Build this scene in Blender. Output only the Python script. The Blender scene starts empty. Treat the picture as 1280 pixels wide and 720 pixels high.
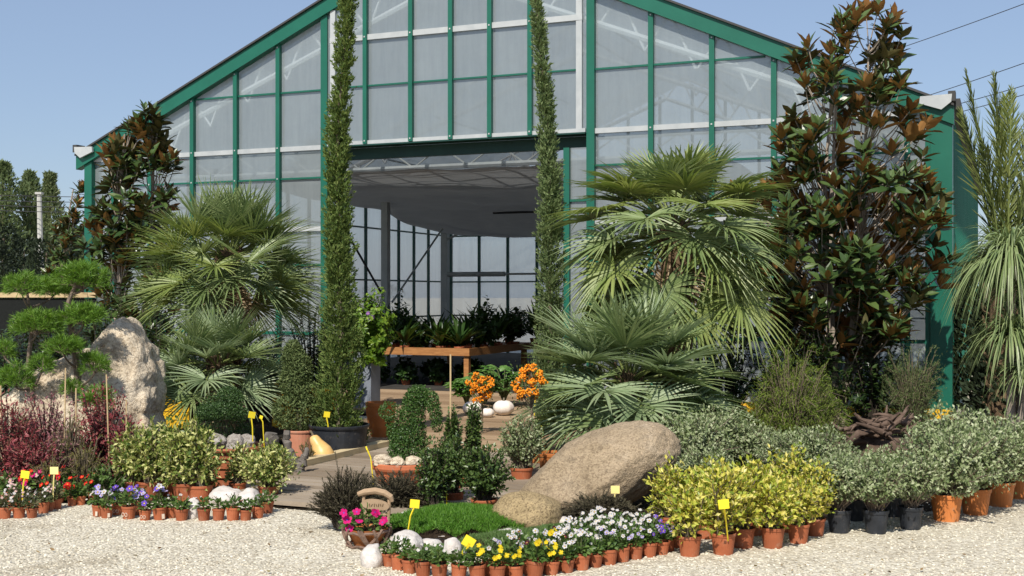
import bpy, bmesh, math, random
import numpy as np
from mathutils import Vector, Matrix, noise as mnoise

RNG = np.random.default_rng(11)
random.seed(11)
SC = bpy.context.scene
COL = SC.collection
PI = math.pi
F_PX, HZ, CX, CAM_H = 1500.0, 370.0, 640.0, 1.6

# ---------------------------------------------------------------- layout: where a spot seen in the photo lies on the ground
def G(px, py, z=0.0):
    Y = (CAM_H - z) * F_PX / (py - HZ)
    return ((px - CX) / F_PX * Y, Y)
def AT(px, py, Y):
    return np.array([(px - CX) / F_PX * Y, Y, CAM_H - (py - HZ) * Y / F_PX])

def unit(a):
    a = np.asarray(a, float)
    return a / np.maximum(np.linalg.norm(a, axis=-1, keepdims=True), 1e-9)

# ---------------------------------------------------------------- mesh builder
class MB:
    def __init__(s):
        s.V = []; s.T = []; s.Q = []; s.n = 0
    def add(s, V, T=None, Q=None, mat=0):
        V = np.asarray(V, float).reshape(-1, 3)
        if T is not None and len(T): s.T.append((np.asarray(T, np.int64).reshape(-1, 3) + s.n, mat))
        if Q is not None and len(Q): s.Q.append((np.asarray(Q, np.int64).reshape(-1, 4) + s.n, mat))
        s.V.append(V); s.n += len(V)
        return s
    def mesh(s, name, mats, smooth=False):
        me = bpy.data.meshes.new(name)
        V = np.concatenate(s.V) if s.V else np.zeros((0, 3))
        T = np.concatenate([t for t, _ in s.T]) if s.T else np.zeros((0, 3), np.int64)
        Q = np.concatenate([q for q, _ in s.Q]) if s.Q else np.zeros((0, 4), np.int64)
        mi = np.concatenate([np.full(len(t), m) for t, m in s.T] + [np.full(len(q), m) for q, m in s.Q] + [np.zeros(0)]).astype(np.int32)
        me.vertices.add(len(V)); me.vertices.foreach_set('co', V.astype(np.float32).ravel())
        me.loops.add(T.size + Q.size)
        me.loops.foreach_set('vertex_index', np.concatenate([T.ravel(), Q.ravel()]).astype(np.int32))
        me.polygons.add(len(T) + len(Q))
        ls = np.concatenate([np.arange(len(T)) * 3, T.size + np.arange(len(Q)) * 4]).astype(np.int32)
        me.polygons.foreach_set('loop_start', ls)
        me.polygons.foreach_set('material_index', mi)
        me.polygons.foreach_set('use_smooth', np.full(len(ls), smooth))
        for m in (mats if isinstance(mats, (list, tuple)) else [mats]): me.materials.append(m)
        me.update(calc_edges=True); me.validate()
        return me
    def build(s, name, mats, parent=None, smooth=False, loc=(0, 0, 0)):
        o = bpy.data.objects.new(name, s.mesh(name, mats, smooth)); COL.objects.link(o)
        o.location = loc
        if parent is not None: o.parent = parent
        return o

def thing(name, label, cat, loc=(0, 0, 0), rotz=0.0, group=None):
    o = bpy.data.objects.new(name, None); COL.objects.link(o)
    o.empty_display_size = .1
    loc = tuple(loc) + (0.0,) * (3 - len(loc))
    o.location = loc; o.rotation_euler = (0, 0, rotz)
    o['label'] = label; o['category'] = cat
    if group: o['group'] = group
    return o
def tag(o, label, cat, group=None):
    o['label'] = label; o['category'] = cat
    if group: o['group'] = group
    return o
def struct(o, kind='structure'):
    o['kind'] = kind; return o
def copy_tree(src, loc, rz=0.0, s=1.0, label=None, group=None, parent=None):
    c = src.copy(); COL.objects.link(c)
    if parent is None:
        loc = tuple(loc) + (0.0,) * (3 - len(loc))
        c.location = loc; c.rotation_euler = (0, 0, rz); c.scale = (s, s, s)
        if label: c['label'] = label
        if group: c['group'] = group
    else: c.parent = parent
    for ch in src.children: copy_tree(ch, None, parent=c)
    return c
class Kind:
    """a few built variants; place() uses each first and copies it afterwards"""
    def __init__(s, protos): s.p = protos; s.used = set(); s.snap = {}
    def place(s, i, loc, rz, sc, label, group):
        i %= len(s.p); o = s.p[i]
        loc = tuple(loc) + (0.0,) * (3 - len(loc))
        if i in s.used: return copy_tree(o, loc, rz, sc, label, group)
        s.used.add(i)
        o.location = loc; o.rotation_euler = (0, 0, rz); o.scale = (sc,) * 3
        o['label'] = label; o['group'] = group
        return o
ORD = ('first second third fourth fifth sixth seventh eighth ninth tenth eleventh twelfth thirteenth fourteenth fifteenth '
       'sixteenth seventeenth eighteenth nineteenth twentieth').split() + ['twenty-' + w for w in 'first second third fourth fifth sixth seventh eighth ninth'.split()]

# ---------------------------------------------------------------- primitive shapes
def box(mb, c, s, rz=0.0, mat=0, M=None):
    x, y, z = np.array(s) / 2
    V = np.array([(-x,-y,-z),(x,-y,-z),(x,y,-z),(-x,y,-z),(-x,-y,z),(x,-y,z),(x,y,z),(-x,y,z)])
    if M is not None: V = V @ np.array(M).T
    if rz:
        cs, sn = math.cos(rz), math.sin(rz)
        V = np.stack([V[:,0]*cs - V[:,1]*sn, V[:,0]*sn + V[:,1]*cs, V[:,2]], 1)
    mb.add(V + np.array(c), Q=[(0,3,2,1),(4,5,6,7),(0,1,5,4),(1,2,6,5),(2,3,7,6),(3,0,4,7)], mat=mat)
    return mb
def box2(mb, a, b, mat=0):
    a = np.minimum(a, b) * 1.0; b = np.maximum(a, b) * 1.0
    return box(mb, (a + b) / 2, b - a, mat=mat)
def boxx(mb, x0, x1, y0, y1, z0, z1, mat=0):
    return box(mb, ((x0+x1)/2, (y0+y1)/2, (z0+z1)/2), (abs(x1-x0), abs(y1-y0), abs(z1-z0)), mat=mat)
def frame_of(t):
    t = unit(t); up = np.array([0, 0, 1.0]) if abs(t[2]) < .9 else np.array([1.0, 0, 0])
    a = unit(np.cross(t, up)); return a, np.cross(a, t)
def tube(mb, pts, rad, n=6, mat=0, cap=True):
    pts = np.asarray(pts, float); k = len(pts)
    rad = np.broadcast_to(np.asarray(rad, float), (k,))
    tan = np.gradient(pts, axis=0)
    ang = np.arange(n) * 2 * PI / n
    a, b = frame_of(tan[0]); V = []
    for i in range(k):
        t = unit(tan[i]); a = unit(a - t * np.dot(a, t)); b = np.cross(t, a)
        V.append(pts[i] + rad[i] * (np.cos(ang)[:, None] * a + np.sin(ang)[:, None] * b))
    V = np.concatenate(V)
    Q = [(i*n+j, i*n+(j+1)%n, (i+1)*n+(j+1)%n, (i+1)*n+j) for i in range(k-1) for j in range(n)]
    T = []
    if cap:
        V = np.concatenate([V, pts[:1], pts[-1:]]); c0, c1 = k*n, k*n+1
        T = [(c0, (j+1)%n, j) for j in range(n)] + [(c1, (k-1)*n+j, (k-1)*n+(j+1)%n) for j in range(n)]
    mb.add(V, T=T, Q=Q, mat=mat); return mb
def bez(a, b, c, k=6):
    t = np.linspace(0, 1, k)[:, None]
    return (1-t)**2*np.asarray(a, float) + 2*t*(1-t)*np.asarray(b, float) + t*t*np.asarray(c, float)
def lathe(mb, prof, n=24, mat=0, c=(0, 0, 0), mats=None):
    prof = np.asarray(prof, float); k = len(prof); ang = np.arange(n) * 2 * PI / n
    V = np.stack([prof[:, 0][:, None]*np.cos(ang), prof[:, 0][:, None]*np.sin(ang), np.repeat(prof[:, 1][:, None], n, 1)], -1).reshape(-1, 3) + np.array(c)
    Q = np.array([(i*n+j, i*n+(j+1)%n, (i+1)*n+(j+1)%n, (i+1)*n+j) for i in range(k-1) for j in range(n)])
    if mats is None: mb.add(V, Q=Q, mat=mat)
    else:
        base = mb.n; mb.add(V)
        for i in range(k-1): mb.Q.append((Q[i*n:(i+1)*n] + base, mats[i]))
    return mb
_ico = {}
def ico(sub):
    if sub not in _ico:
        bm = bmesh.new(); bmesh.ops.create_icosphere(bm, subdivisions=sub, radius=1)
        _ico[sub] = (np.array([v.co[:] for v in bm.verts]), np.array([[v.index for v in f.verts] for f in bm.faces])); bm.free()
    return _ico[sub]
def rock(mb, c, r, seed=0, sub=4, amp=.12, freq=1.6, cuts=0, fine=.02, rot=None, mat=0, floor=None):
    V, T = ico(sub); V = V.copy(); rg = np.random.default_rng(seed)
    for _ in range(cuts):
        p = unit(rg.normal(size=3)); d = rg.uniform(.62, .88)
        h = V @ p; V = V - np.maximum(h - d, 0)[:, None] * p * .92
    off = Vector(rg.uniform(-50, 50, 3))
    s = np.array([mnoise.noise(Vector(v)*freq + off)*amp + mnoise.fractal(Vector(v)*freq*4 + off, .8, 2.1, 4)*fine for v in V])
    V = V * (1 + s)[:, None] * np.array(r)
    if rot is not None: V = V @ np.array(rot).T
    V = V + np.array(c)
    if floor is not None: V[:, 2] = np.maximum(V[:, 2], floor)
    mb.add(V, T=T, mat=mat); return mb
def rotm(ax, a): return np.array(Matrix.Rotation(a, 3, ax))

# ---------------------------------------------------------------- leaves
Z3 = np.array([0, 0, 1.0])
def leaves(mb, P, D, N, L, W, mat=0, fold=.3, droop=0.0):
    P = np.asarray(P, float); n = len(P); D = unit(D); S = unit(np.cross(D, N)); U = np.cross(S, D)
    L = np.broadcast_to(L, (n,))[:, None]; W = np.broadcast_to(W, (n,))[:, None]
    v1 = P + D*L*.5 + S*W*.5 + U*W*fold*.5
    v3 = P + D*L*.5 - S*W*.5 + U*W*fold*.5
    v2 = P + D*L - Z3*droop*L
    V = np.stack([P, v1, v2, v3], 1).reshape(-1, 3); i = np.arange(n)[:, None]*4
    mb.add(V, T=np.concatenate([i+[0, 1, 2], i+[0, 2, 3]]), mat=mat); return mb
def leaves8(mb, P, D, N, L, W, mat=0, fold=.25, droop=.15, under=None, gap=.002):
    P = np.asarray(P, float); n = len(P); D = unit(D); S = unit(np.cross(D, N)); U = np.cross(S, D)
    L = np.broadcast_to(L, (n,))[:, None]; W = np.broadcast_to(W, (n,))[:, None]
    def m(t): return P + D*L*t - U*L*droop*t*t
    e = U*W*fold*.5
    vs = [m(0), m(.34), m(.72), m(1.0), m(.32)+S*W*.5+e, m(.7)+S*W*.38+e, m(.32)-S*W*.5+e, m(.7)-S*W*.38+e]
    V = np.stack(vs, 1); i = np.arange(n)[:, None]*8
    T = np.concatenate([i+[0, 4, 1], i+[0, 1, 6], i+[2, 5, 3], i+[2, 3, 7]])
    Q = np.concatenate([i+[1, 4, 5, 2], i+[1, 2, 7, 6]])
    mb.add(V.reshape(-1, 3), T=T, Q=Q, mat=mat)
    if under is not None:
        V2 = V - U[:, None, :]*gap
        mb.add(V2.reshape(-1, 3), T=T[:, ::-1], Q=Q[:, ::-1], mat=under)
    return mb
def rdirs(n, rg, zmin=-1.0, zmax=1.0):
    z = rg.uniform(zmin, zmax, n); a = rg.uniform(0, 2*PI, n); q = np.sqrt(np.maximum(1-z*z, 0))
    return np.stack([q*np.cos(a), q*np.sin(a), z], 1)
def perp(T, rg):
    r = rg.normal(size=T.shape); r -= T*np.sum(r*T, 1, keepdims=True); return unit(r)
def shoot_bush(rg, n, r, zc, z0, per, rb=.03, up=.25, t0=.3, a=.6, b=1.0, zmin=-.35, lump=.18, jit=0.0, c=(0, 0)):
    """n curved shoots from the base to a lumpy ellipsoid; returns leaf P, D, N and the shoot curves"""
    d = rdirs(n, rg, zmin, 1.0)
    lum = 1 + lump*np.sin(d[:, 0]*5+rg.uniform(0, 6))*np.cos(d[:, 1]*4+d[:, 2]*3+rg.uniform(0, 6))
    f = (rg.uniform(.35, 1.0, n)**.4*lum*np.where(rg.uniform(0, 1, n) < .09, rg.uniform(1.1, 1.38, n), 1.0))[:, None]
    E = d*np.array(r)*f + np.array([c[0], c[1], zc])
    th = rg.uniform(0, 2*PI, n); q = rb*np.sqrt(rg.uniform(0, 1, n))
    A = np.stack([q*np.cos(th), q*np.sin(th), np.full(n, z0)], 1)
    B = A*.4 + E*.6; B[:, 2] += up*np.abs(r[2])*rg.uniform(.0, 1, n)
    t = (t0 + (1-t0)*(np.arange(per)[None, :] + rg.uniform(0, 1, (n, per)))/per)[..., None]
    A_, B_, E_ = A[:, None], B[:, None], E[:, None]
    P = ((1-t)**2*A_ + 2*t*(1-t)*B_ + t*t*E_).reshape(-1, 3)
    T = unit((2*(1-t)*(B_-A_) + 2*t*(E_-B_)).reshape(-1, 3))
    if jit: P = P + rg.normal(size=P.shape)*jit
    pp = perp(T, rg); D = unit(T*a + pp*b); N = unit(T - D*np.sum(T*D, 1, keepdims=True))
    return P, D, N, [bez(A[i], B[i], E[i], 4) for i in range(n)]
def shell(rg, n, c, r, thick=.2, outw=.8, jitter=.8, up=.2, rot=None):
    d = rdirs(n, rg); r = np.array(r, float)
    P = d*r*(1-thick*rg.uniform(0, 1, n)**1.5)[:, None]
    o = unit(d/r)
    if rot is not None: P = P @ np.array(rot).T; o = o @ np.array(rot).T
    D = unit(o*outw + rg.normal(size=(n, 3))*jitter + Z3*up)
    return P + np.array(c), D, o
# ---------------------------------------------------------------- materials
def base_mat(name):
    m = bpy.data.materials.new(name); m.use_nodes = True; nt = m.node_tree; nt.nodes.clear()
    return m, nt, nt.nodes.new('ShaderNodeOutputMaterial')
def nd(nt, kind, **kw):
    n = nt.nodes.new(kind)
    for k, v in kw.items():
        if k in n.inputs: n.inputs[k].default_value = v
        else: setattr(n, k, v)
    return n
def col4(c): return (c[0], c[1], c[2], 1.0)
def ramp(nt, stops, interp='LINEAR'):
    r = nt.nodes.new('ShaderNodeValToRGB'); r.color_ramp.interpolation = interp; e = r.color_ramp.elements
    while len(e) < len(stops): e.new(.5)
    for i, (p, c) in enumerate(stops): e[i].position = p; e[i].color = col4(c)
    return r
def pm(name, stops, scale=6.0, detail=6.0, rough=.6, spec=.3, metal=0.0, bump=0.0, bscale=None, bdist=.01, stretch=None, lo=.3, hi=.7, coat=0.0):
    """principled surface, colour from noise through a ramp of the given colours"""
    m, nt, out = base_mat(name); L = nt.links
    p = nd(nt, 'ShaderNodeBsdfPrincipled', Roughness=rough, Metallic=metal)
    p.inputs['Specular IOR Level'].default_value = spec
    if coat: p.inputs['Coat Weight'].default_value = coat
    tc = nt.nodes.new('ShaderNodeTexCoord'); mp = nt.nodes.new('ShaderNodeMapping')
    if stretch: mp.inputs['Scale'].default_value = stretch
    L.new(tc.outputs['Object'], mp.inputs[0])
    if isinstance(stops[0], (float, int)): stops = [stops]
    if len(stops) == 1: p.inputs['Base Color'].default_value = col4(stops[0])
    else:
        n = nd(nt, 'ShaderNodeTexNoise', Scale=scale, Detail=detail, Roughness=.6); L.new(mp.outputs[0], n.inputs['Vector'])
        k = len(stops); r = ramp(nt, [(lo+(hi-lo)*i/(k-1), c) for i, c in enumerate(stops)])
        L.new(n.outputs['Fac'], r.inputs[0]); L.new(r.outputs[0], p.inputs['Base Color'])
    if bump:
        n2 = nd(nt, 'ShaderNodeTexNoise', Scale=bscale or scale*4, Detail=8.0, Roughness=.65); L.new(mp.outputs[0], n2.inputs['Vector'])
        b = nd(nt, 'ShaderNodeBump', Strength=bump, Distance=bdist); L.new(n2.outputs['Fac'], b.inputs['Height']); L.new(b.outputs[0], p.inputs['Normal'])
    if name.startswith('terracotta') or name == 'black_plastic':      # pots differ a little and carry lime and soil stains
        src = p.inputs['Base Color'].links[0].from_socket; oi = nt.nodes.new('ShaderNodeObjectInfo'); mr = nd(nt, 'ShaderNodeMapRange'); L.new(oi.outputs['Random'], mr.inputs[0]); mr.inputs[3].default_value = .72; mr.inputs[4].default_value = 1.2
        hv = nt.nodes.new('ShaderNodeHueSaturation'); L.new(src, hv.inputs['Color']); L.new(mr.outputs[0], hv.inputs['Value'])
        n4 = nd(nt, 'ShaderNodeTexNoise', Scale=16.0, Detail=7.0, Roughness=.7); L.new(tc.outputs['Object'], n4.inputs['Vector']); r4 = ramp(nt, [(.56, (0, 0, 0)), (.72, (.55, .55, .55))]); L.new(n4.outputs['Fac'], r4.inputs[0])
        mx = nt.nodes.new('ShaderNodeMix'); mx.data_type = 'RGBA'; L.new(r4.outputs[0], mx.inputs[0]); L.new(hv.outputs[0], mx.inputs[6]); mx.inputs[7].default_value = (.34, .25, .18, 1) if name != 'black_plastic' else (.12, .105, .09, 1); L.new(mx.outputs[2], p.inputs['Base Color'])
    L.new(p.outputs[0], out.inputs[0]); return m
def lm(name, cols, trans=.3, rough=.45, spec=.35, interp='LINEAR', tcol=None):
    """leaf: every leaf gets its own tone from the list, light shines through a little"""
    m, nt, out = base_mat(name); L = nt.links
    g = nt.nodes.new('ShaderNodeNewGeometry')
    k = len(cols)
    r = ramp(nt, [((i/(k-1) if interp == 'LINEAR' else i/k) if k > 1 else 0, c) for i, c in enumerate(cols)], interp)
    L.new(g.outputs['Random Per Island'], r.inputs[0])
    p = nd(nt, 'ShaderNodeBsdfPrincipled', Roughness=rough); p.inputs['Specular IOR Level'].default_value = spec
    L.new(r.outputs[0], p.inputs['Base Color'])
    t = nt.nodes.new('ShaderNodeBsdfTranslucent')
    hs = nd(nt, 'ShaderNodeHueSaturation', Hue=.485, Saturation=1.15, Value=1.5); L.new(r.outputs[0], hs.inputs['Color']); L.new(hs.outputs[0], t.inputs['Color'])
    mx = nd(nt, 'ShaderNodeMixShader'); mx.inputs[0].default_value = trans
    L.new(p.outputs[0], mx.inputs[1]); L.new(t.outputs[0], mx.inputs[2]); L.new(mx.outputs[0], out.inputs[0]); return m

M = {}
M['terracotta'] = pm('terracotta', [(.30,.085,.035),(.40,.125,.055)], 9, rough=.7, bump=.15, bdist=.003)
M['terracotta_pale'] = pm('terracotta_pale', [(.40,.16,.095),(.48,.21,.13)], 8, rough=.75, bump=.15, bdist=.003)
M['terracotta_orange'] = pm('terracotta_orange', [(.44,.14,.035),(.54,.19,.055)], 6, rough=.6, bump=.1, bdist=.003)
M['black_plastic'] = pm('black_plastic', [(.014,.016,.02),(.03,.034,.042)], 12, rough=.5, spec=.35, bump=.05)
M['soil'] = pm('soil', [(.018,.012,.008),(.05,.034,.022)], 30, rough=.95, spec=.1, bump=.8, bdist=.02)
M['bed_soil'] = pm('bed_soil', [(.02,.014,.009),(.06,.043,.03)], 14, rough=.95, spec=.1, bump=.8, bdist=.03)
M['green_paint'] = pm('green_paint', [(.008,.098,.064),(.011,.118,.078)], 2.5, rough=.38, spec=.4)
M['green_sheet'] = pm('green_sheet', [(.008,.105,.07),(.012,.13,.085)], 1.2, rough=.5, spec=.3, bump=.05, bdist=.01)
M['green_shaded'] = pm('green_shaded', [(.006,.035,.028),(.010,.05,.04)], 3, rough=.5)  # shaded copy of the green paint, for unlit inner frames and header
M['dark_cap'] = pm('dark_cap', (.05,.05,.05), rough=.7)
M['white_metal'] = pm('white_metal', [(.34,.365,.375),(.44,.46,.465)], 4, rough=.45, spec=.4)
M['truss_white'] = pm('truss_white', [(.70,.72,.73),(.80,.81,.82)], 4, rough=.5)
M['galvanised'] = pm('galvanised', [(.30,.33,.34),(.42,.45,.46)], 7, rough=.5, metal=.35)
M['yellow_paint'] = pm('yellow_paint', [(.60,.34,.012),(.72,.43,.02)], 5, rough=.55)
M['wood_bench'] = pm('wood_bench', [(.24,.10,.033),(.42,.20,.07)], 5, rough=.6, stretch=(1, 6, 6), bump=.2, bdist=.004)
M['wood_beam'] = pm('wood_beam', [(.42,.33,.19),(.56,.46,.28)], 5, rough=.8, stretch=(8, 1, 8), bump=.2, bdist=.004)
M['bark'] = pm('bark', [(.10,.075,.055),(.22,.17,.13)], 14, rough=.9, bump=.6, bdist=.01, stretch=(1, 1, .35))
M['bark_pale'] = pm('bark_pale', [(.22,.18,.145),(.38,.32,.26)], 14, rough=.9, bump=.5, bdist=.008, stretch=(1, 1, .4))
M['twig'] = pm('twig', [(.10,.08,.055),(.19,.15,.10)], 20, rough=.85)
M['twig_green'] = pm('twig_green', [(.07,.09,.03),(.13,.14,.06)], 20, rough=.8)
M['twig_dark'] = pm('twig_dark', [(.035,.028,.02),(.075,.06,.045)], 20, rough=.9)
M['palm_fibre'] = pm('palm_fibre', [(.045,.028,.017),(.16,.105,.06),(.24,.17,.10)], 28, rough=.95, stretch=(1, 1, .25), bump=1.0, bdist=.03)
M['bamboo'] = pm('bamboo', [(.42,.30,.16),(.55,.42,.24)], 10, rough=.6)
M['driftwood'] = pm('driftwood', [(.04,.026,.019),(.11,.072,.052),(.20,.14,.105)], 7, rough=.9, bump=1.0, bdist=.015, stretch=(1, 1, 2))
M['grey_log'] = pm('grey_log', [(.085,.075,.065),(.19,.17,.15)], 12, rough=.9, bump=.8, bdist=.012, stretch=(1, 1, .3))
M['sign_wood'] = pm('sign_wood', [(.26,.17,.10),(.42,.30,.19)], 9, rough=.8, bump=.3, bdist=.005)
M['carved'] = pm('carved', (.12,.075,.04), rough=.9)
M['vine'] = pm('vine', [(.10,.062,.045),(.24,.155,.115)], 16, rough=.85, bump=.4, bdist=.004)
M['squash'] = pm('squash', [(.62,.37,.12),(.72,.47,.19)], 6, rough=.4, spec=.4, bump=.06)
M['white_gourd'] = pm('white_gourd', [(.70,.62,.55),(.80,.74,.68)], 6, rough=.6)
M['tag_yellow'] = pm('tag_yellow', (.86,.68,.035), rough=.45)
M['tag_pale'] = pm('tag_pale', (.86,.72,.28), rough=.45)
M['planter'] = pm('planter', [(.16,.18,.215),(.21,.23,.27)], 5, rough=.6)
M['pale_label'] = pm('pale_label', (.62,.52,.42), rough=.6)
M['cable'] = pm('cable', (.03,.03,.035), rough=.6)
M['pole_concrete'] = pm('pole_concrete', [(.36,.36,.34),(.46,.46,.43)], 6, rough=.85)
M['netting'] = pm('netting', [(.004,.005,.0045),(.009,.011,.010)], 40, rough=.9)
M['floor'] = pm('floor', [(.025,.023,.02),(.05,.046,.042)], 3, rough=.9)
M['cloth'] = pm('cloth', [(.30,.30,.305),(.38,.38,.38)], 3, rough=.85, bump=.25, bscale=18, bdist=.02, stretch=(1, 2.5, 1))
M['flower_centre'] = pm('flower_centre', (.75,.50,.03), rough=.6)
for k, c in dict(red=(.72,.022,.018), magenta=(.60,.014,.17), pinkw=(.60,.40,.40), white=(.62,.60,.60), lavender=(.44,.39,.64), violet=(.16,.085,.48),
                 yellow=(.72,.55,.02), maroon=(.10,.012,.03), purple=(.28,.10,.45)).items():
    M['petal_'+k] = lm('petal_'+k, [tuple(x*.82 for x in c), c], trans=.25, rough=.6, spec=.15)
M['face_dark'] = pm('face_dark', (.035,.010,.04), rough=.7)
M['berry'] = pm('berry', [(.72,.20,.008),(.85,.33,.015)], 30, rough=.4, spec=.4)

def _translucent(m, f, c):
    nt = m.node_tree; out = [n for n in nt.nodes if n.type == 'OUTPUT_MATERIAL'][0]; src = out.inputs[0].links[0].from_socket; t = nt.nodes.new('ShaderNodeBsdfTranslucent'); t.inputs[0].default_value = col4(c)
    mx = nd(nt, 'ShaderNodeMixShader'); mx.inputs[0].default_value = f; nt.links.new(src, mx.inputs[1]); nt.links.new(t.outputs[0], mx.inputs[2]); nt.links.new(mx.outputs[0], out.inputs[0])
_translucent(M['cloth'], .25, (.55, .56, .58))
# foliage
M['palm'] = lm('palm', [(.125,.185,.068),(.185,.245,.095),(.245,.295,.13)], .22, .42, .4)
M['palm_yel'] = lm('palm_yel', [(.14,.20,.055),(.21,.265,.075),(.275,.315,.11)], .25, .42, .4)
M['palm_blue'] = lm('palm_blue', [(.18,.245,.125),(.24,.31,.165),(.31,.37,.21)], .28, .45, .4)
M['petiole'] = pm('petiole', [(.12,.16,.045),(.19,.22,.07)], 12, rough=.5)
M['palm_dead'] = lm('palm_dead', [(.26,.19,.115),(.40,.31,.20)], .15, .7, .2)
M['cypress'] = lm('cypress', [(.07,.12,.030),(.12,.175,.045),(.18,.225,.065)], .2, .7, .2)
M['cypress_pale'] = lm('cypress_pale', [(.09,.145,.055),(.15,.205,.08),(.20,.25,.11)], .2, .7, .2)
M['mag_top'] = lm('mag_top', [(.032,.066,.02),(.055,.10,.026),(.09,.135,.038)], .14, .32, .5)
M['mag_under'] = lm('mag_under', [(.22,.10,.032),(.34,.165,.052),(.44,.23,.08)], .14, .7, .2)
M['mag_under_green'] = lm('mag_under_green', [(.08,.08,.032),(.14,.11,.04)], .1, .7, .2)
M['euon_green'] = lm('euon_green', [(.055,.10,.018),(.11,.17,.03),(.30,.34,.09),(.50,.50,.19),(.56,.55,.24)], .22, .4)
M['euon_gold'] = lm('euon_gold', [(.14,.21,.025),(.30,.36,.045),(.50,.49,.08),(.60,.53,.11),(.62,.57,.22)], .25, .4)
M['pitto'] = lm('pitto', [(.09,.135,.045),(.18,.23,.095),(.29,.335,.175),(.41,.44,.275)], .2, .5)
M['holly'] = lm('holly', [(.032,.065,.015),(.065,.11,.026),(.11,.16,.042)], .15, .35, .45)
M['box'] = lm('box', [(.022,.052,.015),(.042,.088,.022),(.07,.125,.033)], .18, .45)
M['ivy'] = lm('ivy', [(.028,.07,.015),(.055,.115,.022),(.09,.16,.038)], .18, .42)
M['juniper'] = lm('juniper', [(.075,.12,.02),(.135,.19,.028),(.20,.25,.045)], .2, .6, .2)
M['juniper_grey'] = lm('juniper_grey', [(.06,.09,.032),(.105,.145,.05),(.15,.185,.07)], .15, .6, .2)
M['pine'] = lm('pine', [(.065,.15,.016),(.12,.235,.028),(.19,.315,.05)], .2, .45)
M['laurel'] = lm('laurel', [(.014,.032,.010),(.028,.055,.014),(.05,.085,.022)], .12, .3, .5)
M['bright'] = lm('bright', [(.06,.13,.012),(.12,.22,.02),(.22,.32,.04)], .35, .4)
M['fatsia'] = lm('fatsia', [(.07,.17,.035),(.11,.23,.05),(.16,.28,.08)], .3, .4)
M['house_plant'] = lm('house_plant', [(.015,.04,.010),(.03,.07,.014),(.055,.10,.022)], .25, .35)
M['red_leaf'] = lm('red_leaf', [(.12,.022,.026),(.24,.04,.046),(.32,.085,.09),(.14,.085,.045)], .2, .5)
M['mauve_leaf'] = lm('mauve_leaf', [(.20,.075,.085),(.32,.14,.155),(.27,.17,.14)], .2, .5)
M['erica'] = lm('erica', [(.10,.10,.03),(.17,.17,.04),(.22,.17,.08)], .2, .7)
M['heather'] = lm('heather', [(.045,.042,.025),(.085,.077,.046),(.13,.11,.075)], .12, .7, .15)
M['bedding'] = lm('bedding', [(.045,.095,.02),(.08,.145,.032),(.13,.20,.05)], .25, .45)
M['bedding_dark'] = lm('bedding_dark', [(.05,.07,.025),(.09,.11,.04),(.12,.09,.05)], .2, .45)
M['poplar'] = lm('poplar', [(.075,.115,.045),(.12,.165,.066),(.16,.20,.09)], .25, .5)
M['poplar_pale'] = lm('poplar_pale', [(.08,.115,.045),(.13,.165,.07),(.17,.20,.09)], .25, .5)
M['hedge'] = lm('hedge', [(.014,.024,.011),(.028,.044,.018)], .1, .6)
M['nolina'] = lm('nolina', [(.13,.185,.07),(.19,.25,.10),(.25,.30,.14)], .2, .4)
M['phoenix'] = lm('phoenix', [(.085,.12,.03),(.14,.175,.045),(.20,.225,.075)], .2, .45)
M['grass'] = lm('grass', [(.05,.14,.014),(.09,.22,.022),(.15,.29,.045)], .3, .5)
M['grass_pale'] = lm('grass_pale', [(.08,.15,.04),(.12,.20,.06),(.17,.25,.09)], .3, .5)

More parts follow.
